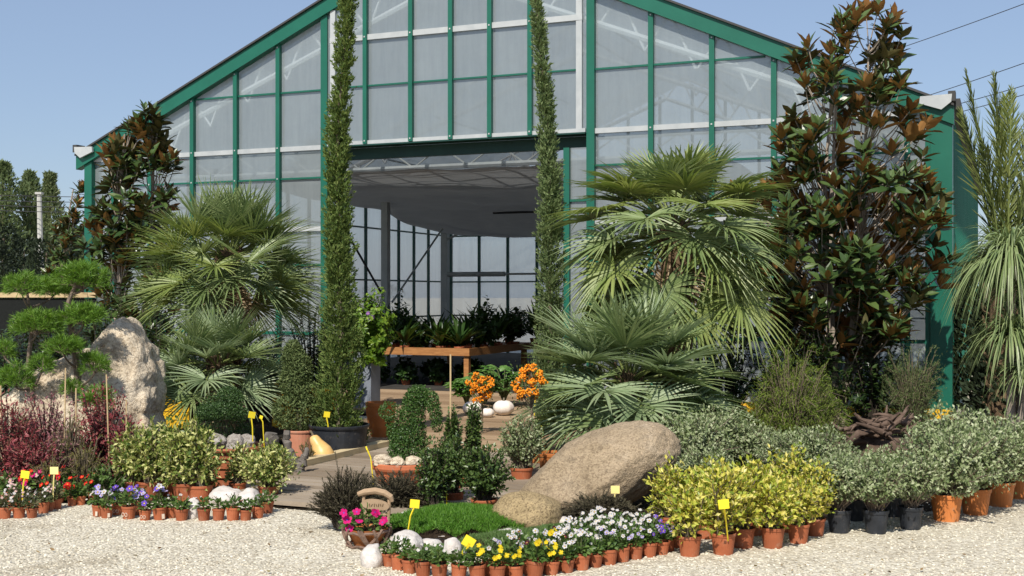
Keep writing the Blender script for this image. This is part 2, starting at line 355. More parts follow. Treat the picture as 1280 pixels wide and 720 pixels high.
def gran(name, cols, speck, rough=.85, scale=2.5, vs=60, bump=.6, bdist=.02):
    """stone: broad tone plus crystal grain"""
    m, nt, out = base_mat(name); L = nt.links
    p = nd(nt, 'ShaderNodeBsdfPrincipled', Roughness=rough); p.inputs['Specular IOR Level'].default_value = .25
    tc = nt.nodes.new('ShaderNodeTexCoord')
    n = nd(nt, 'ShaderNodeTexNoise', Scale=scale, Detail=8.0, Roughness=.65); L.new(tc.outputs['Object'], n.inputs['Vector'])
    r = ramp(nt, [(.3+.4*i/(len(cols)-1), c) for i, c in enumerate(cols)]); L.new(n.outputs['Fac'], r.inputs[0])
    v = nd(nt, 'ShaderNodeTexVoronoi', Scale=vs); wp = nd(nt, 'ShaderNodeTexNoise', Scale=vs*.5, Detail=3.0); L.new(tc.outputs['Object'], wp.inputs['Vector']); va = nd(nt, 'ShaderNodeVectorMath', operation='MULTIPLY_ADD'); L.new(wp.outputs['Color'], va.inputs[0]); va.inputs[1].default_value = (2.2/vs,)*3; L.new(tc.outputs['Object'], va.inputs[2]); L.new(va.outputs[0], v.inputs['Vector'])
    r2 = ramp(nt, [(0, speck[0]), (.45, speck[1]), (1, speck[2])])
    sp = nt.nodes.new('ShaderNodeSeparateColor'); L.new(v.outputs['Color'], sp.inputs[0]); L.new(sp.outputs[0], r2.inputs[0])
    mx = nt.nodes.new('ShaderNodeMix'); mx.data_type = 'RGBA'; mx.blend_type = 'MULTIPLY'; mx.inputs[0].default_value = 1.0
    L.new(r.outputs[0], mx.inputs[6]); L.new(r2.outputs[0], mx.inputs[7])
    nl_ = nd(nt, 'ShaderNodeTexNoise', Scale=scale*2.2, Detail=10.0, Roughness=.75); L.new(tc.outputs['Object'], nl_.inputs['Vector']); rl = ramp(nt, [(.54, (0, 0, 0)), (.66, (.75, .75, .75))]); L.new(nl_.outputs['Fac'], rl.inputs[0])
    ml = nt.nodes.new('ShaderNodeMix'); ml.data_type = 'RGBA'; L.new(rl.outputs[0], ml.inputs[0]); L.new(mx.outputs[2], ml.inputs[6]); c0 = cols[0]; ml.inputs[7].default_value = (c0[0]*.72, c0[1]*.76, c0[2]*.80, 1); L.new(ml.outputs[2], p.inputs['Base Color'])     # lichen and weather stains
    n2 = nd(nt, 'ShaderNodeTexNoise', Scale=vs*.7, Detail=5.0, Roughness=.7); L.new(tc.outputs['Object'], n2.inputs['Vector'])
    b = nd(nt, 'ShaderNodeBump', Strength=bump, Distance=bdist); L.new(n2.outputs['Fac'], b.inputs['Height']); L.new(b.outputs[0], p.inputs['Normal'])
    L.new(p.outputs[0], out.inputs[0]); return m
M['boulder'] = gran('boulder', [(.25,.19,.125),(.36,.28,.185),(.42,.33,.225),(.47,.385,.28)], [(.66,.63,.60),(.97,.96,.94),(1.16,1.14,1.11)], vs=95, bump=1.0)
M['boulder_dark'] = gran('boulder_dark', [(.25,.19,.10),(.40,.31,.18)], [(.45,.42,.4),(.95,.93,.9),(1.15,1.12,1.05)], vs=110)
M['standing'] = gran('standing', [(.34,.26,.17),(.58,.49,.37),(.66,.575,.45),(.70,.63,.53)], [(.6,.55,.5),(.97,.95,.92),(1.1,1.08,1.04)], scale=3, vs=55, bump=.8, bdist=.03)
M['white_stone'] = gran('white_stone', [(.48,.44,.405),(.62,.58,.54)], [(.88,.86,.84),(1,1,1),(1.05,1.05,1.05)], scale=4, vs=40, bump=.4)
M['grey_stone'] = gran('grey_stone', [(.26,.23,.20),(.42,.39,.35)], [(.6,.57,.54),(1,1,1),(1.1,1.1,1.1)], scale=6, vs=60, bump=.9)

def gravel_mat():
    m, nt, out = base_mat('gravel'); L = nt.links
    p = nd(nt, 'ShaderNodeBsdfPrincipled', Roughness=.9); p.inputs['Specular IOR Level'].default_value = .2
    tc = nt.nodes.new('ShaderNodeTexCoord')
    v = nd(nt, 'ShaderNodeTexVoronoi', Scale=62.0); L.new(tc.outputs['Object'], v.inputs['Vector'])
    sp = nt.nodes.new('ShaderNodeSeparateColor'); L.new(v.outputs['Color'], sp.inputs[0])
    r = ramp(nt, [(0, (.33,.29,.22)), (.3, (.51,.465,.37)), (.7, (.61,.565,.455)), (1, (.72,.68,.58))]); L.new(sp.outputs[0], r.inputs[0])
    n = nd(nt, 'ShaderNodeTexNoise', Scale=1.3, Detail=9.0, Roughness=.6); L.new(tc.outputs['Object'], n.inputs['Vector'])
    r2 = ramp(nt, [(.30, (.66,.62,.56)), (.43, (.92,.905,.88)), (.7, (1.06,1.06,1.05))]); L.new(n.outputs['Fac'], r2.inputs[0])
    mx = nt.nodes.new('ShaderNodeMix'); mx.data_type = 'RGBA'; mx.blend_type = 'MULTIPLY'; mx.inputs[0].default_value = 1.0
    L.new(r.outputs[0], mx.inputs[6]); L.new(r2.outputs[0], mx.inputs[7]); L.new(mx.outputs[2], p.inputs['Base Color'])
    b = nd(nt, 'ShaderNodeBump', Strength=.9, Distance=.012); b.invert = True
    L.new(v.outputs['Distance'], b.inputs['Height']); L.new(b.outputs[0], p.inputs['Normal'])
    L.new(p.outputs[0], out.inputs[0]); return m
M['gravel'] = gravel_mat()
M['litter'] = lm('litter', [(.10,.06,.03),(.20,.13,.06),(.30,.21,.10),(.16,.15,.06)], .1, .8)
M['pebble'] = lm('pebble', [(.33,.29,.22),(.51,.465,.37),(.61,.565,.455),(.72,.68,.58)], 0.0, .85, .2)

def plank_mat(name, a, b, c):
    m, nt, out = base_mat(name); L = nt.links
    p = nd(nt, 'ShaderNodeBsdfPrincipled', Roughness=.85); p.inputs['Specular IOR Level'].default_value = .2
    g = nt.nodes.new('ShaderNodeNewGeometry'); tc = nt.nodes.new('ShaderNodeTexCoord')
    mp = nt.nodes.new('ShaderNodeMapping'); mp.inputs['Scale'].default_value = (1.2, 14, 4); L.new(tc.outputs['Object'], mp.inputs[0])
    n = nd(nt, 'ShaderNodeTexNoise', Scale=4.0, Detail=8.0, Roughness=.7); L.new(mp.outputs[0], n.inputs['Vector'])
    ad = nd(nt, 'ShaderNodeMath', operation='MULTIPLY_ADD'); L.new(g.outputs['Random Per Island'], ad.inputs[0]); ad.inputs[1].default_value = .75; L.new(n.outputs['Fac'], ad.inputs[2])
    r = ramp(nt, [(.4, a), (.85, b), (1.3, c)] if False else [(.35, a), (.7, b), (1.0, c)]); L.new(ad.outputs[0], r.inputs[0]); L.new(r.outputs[0], p.inputs['Base Color'])
    bu = nd(nt, 'ShaderNodeBump', Strength=.3, Distance=.006); L.new(n.outputs['Fac'], bu.inputs['Height']); L.new(bu.outputs[0], p.inputs['Normal'])
    L.new(p.outputs[0], out.inputs[0]); return m
M['plank_grey'] = plank_mat('plank_grey', (.13,.098,.068), (.23,.18,.13), (.31,.255,.195))
M['plank_brown'] = plank_mat('plank_brown', (.15,.095,.055), (.26,.175,.105), (.34,.24,.15))

def milky(name, clear, tint, gloss=.08, streak=True):
    """weathered plastic glazing: part clear, part scattering"""
    m, nt, out = base_mat(name); L = nt.links
    tr = nt.nodes.new('ShaderNodeBsdfTransparent'); tr.inputs[0].default_value = (.86,.90,.92,1)
    tl = nt.nodes.new('ShaderNodeBsdfTranslucent'); tl.inputs[0].default_value = col4(tint)
    df = nt.nodes.new('ShaderNodeBsdfDiffuse'); df.inputs[0].default_value = col4(tint)
    gl = nd(nt, 'ShaderNodeBsdfGlossy', Roughness=.12); gl.inputs[0].default_value = (.9,.92,.95,1)
    a = nd(nt, 'ShaderNodeMixShader'); a.inputs[0].default_value = .5; L.new(tl.outputs[0], a.inputs[1]); L.new(df.outputs[0], a.inputs[2])
    b = nd(nt, 'ShaderNodeMixShader'); L.new(a.outputs[0], b.inputs[1]); L.new(tr.outputs[0], b.inputs[2])
    tc = nt.nodes.new('ShaderNodeTexCoord'); n = nd(nt, 'ShaderNodeTexNoise', Scale=1.6, Detail=9.0, Roughness=.72); L.new(tc.outputs['Object'], n.inputs['Vector'])
    mp = nt.nodes.new('ShaderNodeMapping'); mp.inputs['Scale'].default_value = (5, 5, .5); L.new(tc.outputs['Object'], mp.inputs[0])
    n3 = nd(nt, 'ShaderNodeTexNoise', Scale=2.0, Detail=6.0, Roughness=.6); L.new(mp.outputs[0], n3.inputs['Vector'])
    oi = nt.nodes.new('ShaderNodeObjectInfo'); q1 = nd(nt, 'ShaderNodeMath', operation='MULTIPLY_ADD'); L.new(oi.outputs['Random'], q1.inputs[0]); q1.inputs[1].default_value = .22; L.new(n3.outputs['Fac'], q1.inputs[2])
    q2 = nd(nt, 'ShaderNodeMath', operation='ADD'); L.new(q1.outputs[0], q2.inputs[0]); L.new(n.outputs['Fac'], q2.inputs[1])
    q3 = nd(nt, 'ShaderNodeMath', operation='MULTIPLY'); L.new(q2.outputs[0], q3.inputs[0]); q3.inputs[1].default_value = .45
    r = ramp(nt, [(.3, (clear-.11,)*3), (.7, (clear+.11,)*3)]); L.new(q3.outputs[0], r.inputs[0]); L.new(r.outputs[0], b.inputs[0])
    c = nd(nt, 'ShaderNodeMixShader'); c.inputs[0].default_value = gloss; L.new(b.outputs[0], c.inputs[1]); L.new(gl.outputs[0], c.inputs[2])
    L.new(c.outputs[0], out.inputs[0]); return m
M['glass'] = milky('glass', .42, (.50,.565,.585))
M['glass_back'] = milky('glass_back', .30, (.80,.82,.83))
M['glass_roof'] = milky('glass_roof', .06, (.13,.145,.15))
# ---------------------------------------------------------------- camera, light, sky
cam_d = bpy.data.cameras.new('camera'); cam = bpy.data.objects.new('camera', cam_d); COL.objects.link(cam)
cam.location = (0, 0, CAM_H); cam.rotation_euler = (PI/2, 0, 0)
cam_d.sensor_width = 36; cam_d.lens = 36*F_PX/1280; cam_d.shift_y = 10/1280; cam_d.clip_end = 3000; SC.camera = cam
SUN_EL = math.radians(47); SUN_AZ = math.atan2(-.30, -.954)
S = Vector((math.sin(SUN_AZ)*math.cos(SUN_EL), math.cos(SUN_AZ)*math.cos(SUN_EL), math.sin(SUN_EL)))
sd = bpy.data.lights.new('sun', 'SUN'); so = bpy.data.objects.new('sun', sd); COL.objects.link(so)
sd.energy = 4.3; sd.angle = math.radians(.53); sd.color = (1, .94, .84)
so.rotation_euler = S.to_track_quat('Z', 'Y').to_euler(); so.location = (-6, -10, 14)
w = bpy.data.worlds.new('World'); SC.world = w; w.use_nodes = True
wn = w.node_tree; bg = wn.nodes['Background']; sky = wn.nodes.new('ShaderNodeTexSky'); sky.sky_type = 'NISHITA'; sky.sun_disc = False
sky.sun_elevation = SUN_EL; sky.sun_rotation = SUN_AZ; sky.air_density = 1.0; sky.dust_density = .9; sky.ozone_density = 3.0; sky.altitude = 0
hz_ = wn.nodes.new('ShaderNodeMix'); hz_.data_type = 'RGBA'; hz_.inputs[0].default_value = .5; hz_.inputs[7].default_value = (2.7, 3.35, 4.7, 1)    # thin even haze over the blue
wn.links.new(sky.outputs[0], hz_.inputs[6]); wn.links.new(hz_.outputs[2], bg.inputs[0]); bg.inputs[1].default_value = .10
vs = SC.view_settings; vs.view_transform = 'Standard'; vs.look = 'None'; vs.exposure = 0.42; vs.gamma = 1.0; vs.use_curve_mapping = False
SC.cycles.use_denoising = True; SC.cycles.max_bounces = 8; SC.cycles.transparent_max_bounces = 12; SC.cycles.caustics_reflective = False; SC.cycles.caustics_refractive = False

# ---------------------------------------------------------------- ground
mb = MB()
n = 60; xs = np.linspace(-1, 1, n); xs = np.sign(xs)*(np.abs(xs)**2.2)*900; ys = xs + 40
V = np.array([(x, y, 0.0) for y in ys for x in xs]); Q = [(j*n+i, j*n+i+1, (j+1)*n+i+1, (j+1)*n+i) for j in range(n-1) for i in range(n-1)]
mb.add(V, Q=Q); struct(mb.build('gravel_ground', M['gravel']))

def flat_sheet(name, pts, z, mat, kind='structure'):
    bm = bmesh.new(); f = bm.faces.new([bm.verts.new((x, y, z)) for x, y in pts]); bmesh.ops.triangulate(bm, faces=[f])
    if f.normal.z < 0 if f.is_valid else False: pass
    me = bpy.data.meshes.new(name); bm.normal_update()
    for ff in bm.faces:
        if ff.normal.z < 0: ff.normal_flip()
    bm.to_mesh(me); bm.free(); me.materials.append(mat)
    o = bpy.data.objects.new(name, me); COL.objects.link(o); return struct(o, kind)
flat_sheet('bed_soil', [(-6.5, 8.6), G(0, 628), G(105, 617), G(128, 630), G(225, 628), G(330, 628), (-1.93, 9.9), (-1.95, 10.8), (-1.42, 12.1), (-3.3, 17.2), (-6.6, 20.3), (-9.5, 18)], .004, M['bed_soil'])
flat_sheet('bed_soil', [G(425, 660), G(500, 668), G(560, 695), G(700, 700), G(830, 676), G(1030, 650), G(1160, 640), G(1235, 628), G(1300, 603), (9, 12.5), (9, 16), (5.6, 15.4), (1.6, 17.1), (.6, 14.2), (-.4, 10.6), (-1.0, 9.9)], .004, M['bed_soil'])

# loose pebbles lying on top of the gravel, where one can make them out
rg = np.random.default_rng(5)
def pebbles(n):
    Y = 6.6 + rg.uniform(0, 1, n)**1.5*4.2; X = rg.uniform(-.46, .46, n)*Y
    V0, T0 = ico(1)
    s = rg.uniform(.004, .0095, n)
    V = V0[None]*s[:, None, None]*np.stack([rg.uniform(.8, 1.5, n), rg.uniform(.8, 1.3, n), rg.uniform(.5, .8, n)], 1)[:, None, :]
    a = rg.uniform(0, 6.28, n); c, sn = np.cos(a)[:, None], np.sin(a)[:, None]
    V = np.stack([V[..., 0]*c - V[..., 1]*sn, V[..., 0]*sn + V[..., 1]*c, V[..., 2]], -1) + np.stack([X, Y, s*.3], 1)[:, None]
    m = MB(); m.add(V.reshape(-1, 3), T=(T0[None] + (np.arange(n)*len(V0))[:, None, None]).reshape(-1, 3)); return m
struct(pebbles(12000).build('gravel', M['pebble']), 'stuff')
n = 260; Y = 6.8+rg.uniform(0, 1, n)**1.4*3.2; X = rg.uniform(-.44, .44, n)*Y; mb = MB(); d = rdirs(n, rg, -.15, .25); Lz = rg.uniform(.012, .035, n)
leaves8(mb, np.stack([X, Y, np.full(n, .014)], 1), d, rdirs(n, rg, .6, 1), Lz, Lz*.5, droop=-.2); struct(mb.build('leaf_litter', M['litter']), 'stuff')

# ---------------------------------------------------------------- greenhouse (local axes: x to the right along the front, y into the house)
GW, GL, EAVE, PITCH = 13.9, 14.5, 4.17, .45
GRZ = math.atan2(-.3835, .9235)
gh = thing('greenhouse', 'large green framed gabled greenhouse with milky panes and an open doorway', 'greenhouse', (5.5, 15.7, 0), GRZ)
def GHP(u, v, z=0.0): return np.array([5.5 - .9235*u + .3835*v, 15.7 + .3835*u + .9235*v, z])
def rz(u): return EAVE + PITCH*min(u, GW-u)
DR, DL = 4.69, 9.17
# fascia boards along both roof slopes
def slope_board(name, sgn, z_top, z_bot, y0, y1, mat, u0=-.27, over=0):
    m = MB(); P = []
    for u in (u0, GW/2):
        z = EAVE + PITCH*u; x = -u if sgn > 0 else -(GW-u)
        P += [(x, y0, z+z_top), (x, y1, z+z_top), (x, y1, z+z_bot), (x, y0, z+z_bot)]
    q = [(0,1,5,4),(1,2,6,5),(2,3,7,6),(3,0,4,7),(0,3,2,1),(4,5,6,7)]
    m.add(P, Q=q); return m.build(name, mat, gh)
for sg in (1, -1):
    slope_board('fascia', sg, 0.0, -.235, -.13, .02, M['green_paint'])
    slope_board('roof_edge', sg, .035, .003, -.17, .02, M['dark_cap'])
    m = MB(); P = []
    for u in (-.3, GW/2):
        z = EAVE + PITCH*u - .01; x = -u if sg > 0 else -(GW-u)
        P += [(x, .021, z), (x, GL, z)]
    m.add(P, Q=[(0, 2, 3, 1)]); m.build('roof', M['glass_roof'], gh)
# corner posts
m = MB(); boxx(m, -.02, .25, -.09, .16, .13, 4.04); boxx(m, -.085, -.023, -.06, .02, .13, 4.0); m.build('corner_post', M['green_paint'], gh)
m = MB(); boxx(m, -GW-.12, -GW+.04, -.09, .16, .0, 4.04); m.build('corner_post', M['green_paint'], gh)
# end caps of the eaves gutters: pale pentagon plate in front of the gutter
for sg, x in ((1, .0), (-1, -GW)):
    m = MB(); o = [(-.15, 4.10), (.12, 4.005), (.24, 4.10), (.25, 4.20), (-.14, 4.19)]
    pts = [(x + sg*a, -.20, z) for a, z in o] + [(x + sg*a, -.16, z) for a, z in o]
    k = 5; m.add(pts, Q=[(i, (i+1) % k, k+(i+1) % k, k+i) for i in range(k)], T=[(0, i, i+1) for i in (1, 2, 3)] + [(k, k+i+1, k+i) for i in (1, 2, 3)])
    m.build('gutter_cap', M['white_metal'], gh)
    m = MB(); boxx(m, x+sg*.20, x+sg*.29, -.19, .02, 4.11, 4.24); m.build('gutter_end', M['dark_cap'], gh)
    m = MB(); boxx(m, x+sg*.14, x+sg*.34, .03, GL, 4.03, 4.17); m.build('gutter', M['dark_cap'], gh)
# mullions of the front
side_u = [.31, 1.18, 2.05, 2.91, 3.79] + [10.05, 10.88, 11.75, 12.63, 13.42]
mid_u = [5.62, 6.27, 6.92, 7.60, 8.40]
for u in side_u:
    m = MB(); boxx(m, -u-.037, -u+.037, -.075, -.005, .13, rz(u)-.22)
    for zb in (4.0, rz(u)-.27, 2.68, 3.5): boxx(m, -u-.011, -u+.011, -.083, -.076, zb-.011, zb+.011, 1)
    m.build('mullion', [M['green_paint'], M['white_metal']], gh)
for u in (DR, DL):
    m = MB(); boxx(m, -u-.06, -u+.06, -.085, -.005, .0, rz(u)-.22); m.build('door_post', M['green_paint'], gh)
for u in mid_u:
    m = MB(); boxx(m, -u-.034, -u+.034, -.14, -.075, 3.985, rz(u)-.22)
    for zb in (4.03, 5.66): boxx(m, -u-.011, -u+.011, -.148, -.141, zb-.011, zb+.011, 1)
    m.build('mullion', [M['green_paint'], M['white_metal']], gh)
m = MB(); boxx(m, -DL+.065, -DR-.065, .14, .24, 3.78, 3.955); boxx(m, -DL+.065, -DR-.065, -.13, .139, 3.957, 3.98); m.build('door_header', M['green_shaded'], gh)  # beam's shadow is put into its darker green
for u in (DR+.17, DL-.17):
    m = MB(); boxx(m, -u-.045, -u+.045, -.10, -.072, 3.98, rz(u)-.24); m.build('door_guide', M['white_metal'], gh)
# rails
def rail(u0, u1, z, h, mat, y0=-.03, y1=-.002):
    m = MB(); boxx(m, -u0, -u1, y0, y1, z-h/2, z+h/2); m.build('rail', mat, gh)
us_r = [-.0, .31, 1.18, 2.05, 2.91, 3.79, DR]; us_l = [DL, 10.05, 10.88, 11.75, 12.63, 13.42, GW]
for us in (us_r, us_l):
    a, b = us[0], us[-1]
    rail(a, b, 4.0 if us is us_r else 3.98, .075, M['white_metal'], -.045)
    rail(a, b, 3.50, .028, M['green_paint']); rail(a, b, 2.68, .075, M['white_metal'], -.045)
    rail(a, b, 2.10, .04, M['green_paint']); rail(a, b, 1.0, .05, M['green_paint']); rail(a, b, .17, .06, M['galvanised'], -.06)
lim = (4.90-EAVE+.25)/PITCH
rail(lim, DR, 4.90, .028, M['green_paint']); rail(DL, GW-lim, 4.90, .028, M['green_paint'])
rail(DR+.22, DL-.22, 4.90, .025, M['green_paint'], -.09, -.062); rail(DR+.12, DL-.12, 5.66, .085, M['white_metal'], -.105, -.066)
rail(DR+.07, DL-.07, 4.01, .06, M['white_metal'], -.105, -.066)
# panes
def pane(u0, u1, z0, y, top=None):
    m = MB(); k = [u0, u1] if not (u0 < GW/2 < u1) else [u0, GW/2, u1]
    V = []
    for u in k: V += [(-u, y, z0), (-u, y, (rz(u)-.1) if top is None else top)]
    m.add(V, Q=[(2*i, 2*i+2, 2*i+3, 2*i+1) for i in range(len(k)-1)]); m.build('glass_pane', M['glass'], gh)
for us in (us_r, us_l):
    for a, b in zip(us[:-1], us[1:]): pane(a, b, .14, .004)
mu = [DR] + mid_u + [DL]
for a, b in zip(mu[:-1], mu[1:]): pane(a, b, 3.98, -.055)
m = MB(); boxx(m, -5.07-.045, -5.07+.045, -.06, .02, .0, 3.775); m.build('door_jamb', M['green_paint'], gh)
m = MB(); V = [(-5.025, .004, .14), (-DR-.06, .004, .14), (-DR-.06, .004, 3.775), (-5.025, .004, 3.775)]; m.add(V, Q=[(0, 1, 2, 3)]); m.build('glass_pane', M['glass'], gh)
for z in (1.0, 2.1, 3.0): rail(DR+.06, 5.025, z, .035, M['green_paint'])
# yellow footing
for a, b in ((-.26, DR-.08), (DL+.08, GW+.1)):
    m = MB(); boxx(m, -a, -b, -.13, .0, 0, .128); m.build('footing', M['yellow_paint'], gh)
# right side wall of green sheet, its ribs in the one mesh
m = MB(); k = int((GL-.16)/.15); pr = []
for i in range(k):
    y = .16 + i*.15; pr += [(.20, y), (.20, y+.09), (.225, y+.11), (.225, y+.13)]
pr.append((.20, GL)); V = [(x, y, 0.0) for x, y in pr] + [(x, y, 4.05) for x, y in pr]; k = len(pr)
m.add(V, Q=[(i, i+1, k+i+1, k+i) for i in range(k-1)]); m.build('side_wall', M['green_sheet'], gh)
# left side and back: milky sheets held by green mullions, their backlit shade put into the colour
m = MB(); m.add([(-GW, .1, 0), (-GW, GL, 0), (-GW, GL, EAVE), (-GW, .1, EAVE)], Q=[(0, 1, 2, 3)]); m.build('side_wall', M['glass_back'], gh)
m = MB(); m.add([(-GW, GL, 0), (.2, GL, 0), (.2, GL, EAVE), (-GW/2, GL, rz(GW/2)), (-GW, GL, EAVE)], Q=[(0, 1, 2, 4)], T=[(4, 2, 3)]); m.build('back_wall', M['glass_back'], gh)
for i in range(1, 17):
    m = MB(); y = i*.87; boxx(m, -GW+.004, -GW+.06, y-.035, y+.035, 0, EAVE); m.build('mullion', M['green_shaded'], gh)
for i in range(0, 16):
    u = GW - .05 - i*.88; m = MB(); boxx(m, -u-.035, -u+.035, GL-.07, GL-.004, 0, rz(u)-.05); m.build('mullion', M['green_shaded'], gh)
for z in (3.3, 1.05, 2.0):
    m = MB(); boxx(m, -GW+.1, .15, GL-.10, GL-.075, z-.02, z+.02); m.build('rail', M['green_shaded'], gh)
    m = MB(); boxx(m, -GW+.065, -GW+.09, .2, GL-.12, z-.02, z+.02); m.build('rail', M['green_shaded'], gh)
# roof trusses
def truss(v):
    m = MB(); off = .80
    for sg in (1, -1):
        def X(u): return -u if sg > 0 else -(GW-u)
        tube(m, [(X(.9), v, rz(.9)-off+.35), (X(GW/2), v, rz(GW/2)-off)], .05, 6)
        tube(m, [(X(.05), v, rz(0)-.12), (X(GW/2), v, rz(GW/2)-.12)], .03, 6)
        us = np.linspace(.9, GW/2, 9)
        for i in range(8):
            a, b = us[i], us[i+1]
            for p, q in (((a, .5), (a*.5+b*.5, 0)), ((a*.5+b*.5, 0), (b, .5))):
                zz = lambda t: rz(t[0]) - (.12 if t[1] == 0 else off)
                tube(m, [(X(p[0]), v, zz(p)), (X(q[0]), v, zz(q))], .022, 5)
    return m.build('truss', M['truss_white'], gh)
for v in (.10, 6.2, 12.4): truss(v)
for v in (9.0,):
    m = MB()
    for sg in (1, -1):
        X = (lambda u: -u) if sg > 0 else (lambda u: -(GW-u))
        for u in (1.5, 3.2, 4.9, 6.6): tube(m, [(X(u), v-2, rz(u)-.08), (X(u), v+2, rz(u)-.08)], .025, 5)
    m.build('purlin', M['galvanised'], gh)
# lattice tie just inside the doorway, above the shade cloth
m = MB(); tube(m, [(-.2, .6, 3.98), (-GW+.2, .6, 3.98)], .03, 6); tube(m, [(-.2, .6, 3.66), (-GW+.2, .6, 3.66)], .045, 6)
for i in range(14): x = -.2 - i*.965; tube(m, [(x, .6, 3.66), (x-.48, .6, 3.98), (x-.965, .6, 3.66)], .015, 5)
m.build('lattice_girder', M['white_metal'], gh)
# columns, braces and pipes in the hall
for u, v, r in ((10.82, 5.0, .07), (11.5, 9.2, .08), (4.6, 9.2, .07), (4.6, 4.6, .06)):
    m = MB(); boxx(m, -u-r, -u+r, v-r, v+r, 0, 4.0); c = m.build('column', M['white_metal'], gh)
GHI = np.linalg.inv(np.array([[.9235, .3835, 0], [-.3835, .9235, 0], [0, 0, 1]]))
def LOC(px, py, Y): return GHI @ (AT(px, py, Y) - np.array([5.5, 15.7, 0]))
m = MB(); tube(m, [LOC(490, 378, 26), LOC(553, 286, 27)], .022, 6); m.build('brace', M['galvanised'], gh)
m = MB(); tube(m, [LOC(436, 295, 24.5), LOC(480, 372, 24.5)], .025, 6); m.build('brace', M['cable'], gh)
m = MB(); tube(m, [LOC(558, 300, 28.4), LOC(589, 284, 28.4)], .03, 6); m.build('brace', M['white_metal'], gh)
m = MB(); tube(m, [(-9.9, 6.0, 2.05), (-3.6, 6.0, 2.05)], .022, 8); tube(m, [(-9.9, 6.0, 2.05), (-8.6, 6.0, 2.05)], .05, 8); tube(m, [(-5.4, 6.0, 2.05), (-3.6, 6.0, 2.05)], .05, 8); m.build('heating_pipe', M['galvanised'], gh)
m = MB(); tube(m, [(-9.3, 7.0, 3.38), (-3.6, 7.0, 3.38)], .025, 8); boxx(m, -6.15, -5.95, 6.93, 7.07, 3.31, 3.47); m.build('drive_rod', M['cable'], gh)
m = MB(); pts = [GHP(0, 0)*0 + np.array((-5.4+.012*(i % 2), 5.6, 3.35-.03*i)) for i in range(46)]; tube(m, pts, .012, 4); m.build('chain', M['cable'], gh)
# shade cloth hung level under the roof, its far end sagging
m = MB(); nx, ny = 40, 40; V = []
for j in range(ny):
    v = .35 + j/(ny-1)*8.9
    for i in range(nx):
        u = 2.8 + i/(nx-1)*9.0
        z = 3.60 - .02*v + .02*math.sin(v*3.1)*math.sin(u*1.7) + .012*math.sin(u*5+v*2)
        if v > 6.8: t = (v-6.8)/2.45; z -= (.08+.42*max(0, math.sin(max(0.0, min(1.0, (u-2.6)/9.4))*PI))**.3)*math.sin(t*PI*.55)
        V.append((-u, v, z))
m.add(V, Q=[(j*nx+i, j*nx+i+1, (j+1)*nx+i+1, (j+1)*nx+i) for j in range(ny-1) for i in range(nx-1)]); m.build('shade_cloth', M['cloth'], gh, smooth=True)
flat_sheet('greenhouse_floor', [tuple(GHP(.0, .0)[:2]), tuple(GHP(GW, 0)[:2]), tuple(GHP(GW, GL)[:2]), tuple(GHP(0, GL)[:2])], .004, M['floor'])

# ---------------------------------------------------------------- plank walkway and deck before the door
def planks(name, u0, u1, v0, v1, z, w, mat, gap=.026, th=.035, cut=None):
    m = MB(); rg = np.random.default_rng(3); v = v0
    while v < v1 - .02:
        e = min(v+w, v1); a = u0 + rg.uniform(-.006, .006); b = u1 + rg.uniform(-.01, .01)
        boxx(m, -a, -b, v+gap/2, e-gap/2, z-th+rg.uniform(-.002, .002), z+rg.uniform(-.003, .003)); v = e
    o = m.build(name, mat); o.location = (5.5, 15.7, 0); o.rotation_euler = (0, 0, GRZ); return struct(o)
planks('walkway', 2.6, 4.93, -8.95, -5.72, .06, .145, M['plank_grey'])
planks('deck', 2.4, 6.4, -5.7, -2.6, .09, .14, M['plank_brown'])
planks('deck', 2.4, 9.1, -2.59, .6, .09, .14, M['plank_brown'])
for a in ((2.6, 4.93, -8.94, -5.72), (2.4, 6.4, -5.7, -2.6), (2.4, 9.1, -2.59, -.15)): flat_sheet('deck_ground', [tuple(GHP(a[0], a[2])[:2]), tuple(GHP(a[1], a[2])[:2]), tuple(GHP(a[1], a[3])[:2]), tuple(GHP(a[0], a[3])[:2])], .010, M['bed_soil'])
kb = MB(); boxx(kb, -4.935, -5.055, -7.5, -5.72, 0, .115); o = kb.build('walkway_kerb', M['wood_beam']); o.location = (5.5, 15.7, 0); o.rotation_euler = (0, 0, GRZ); struct(o)
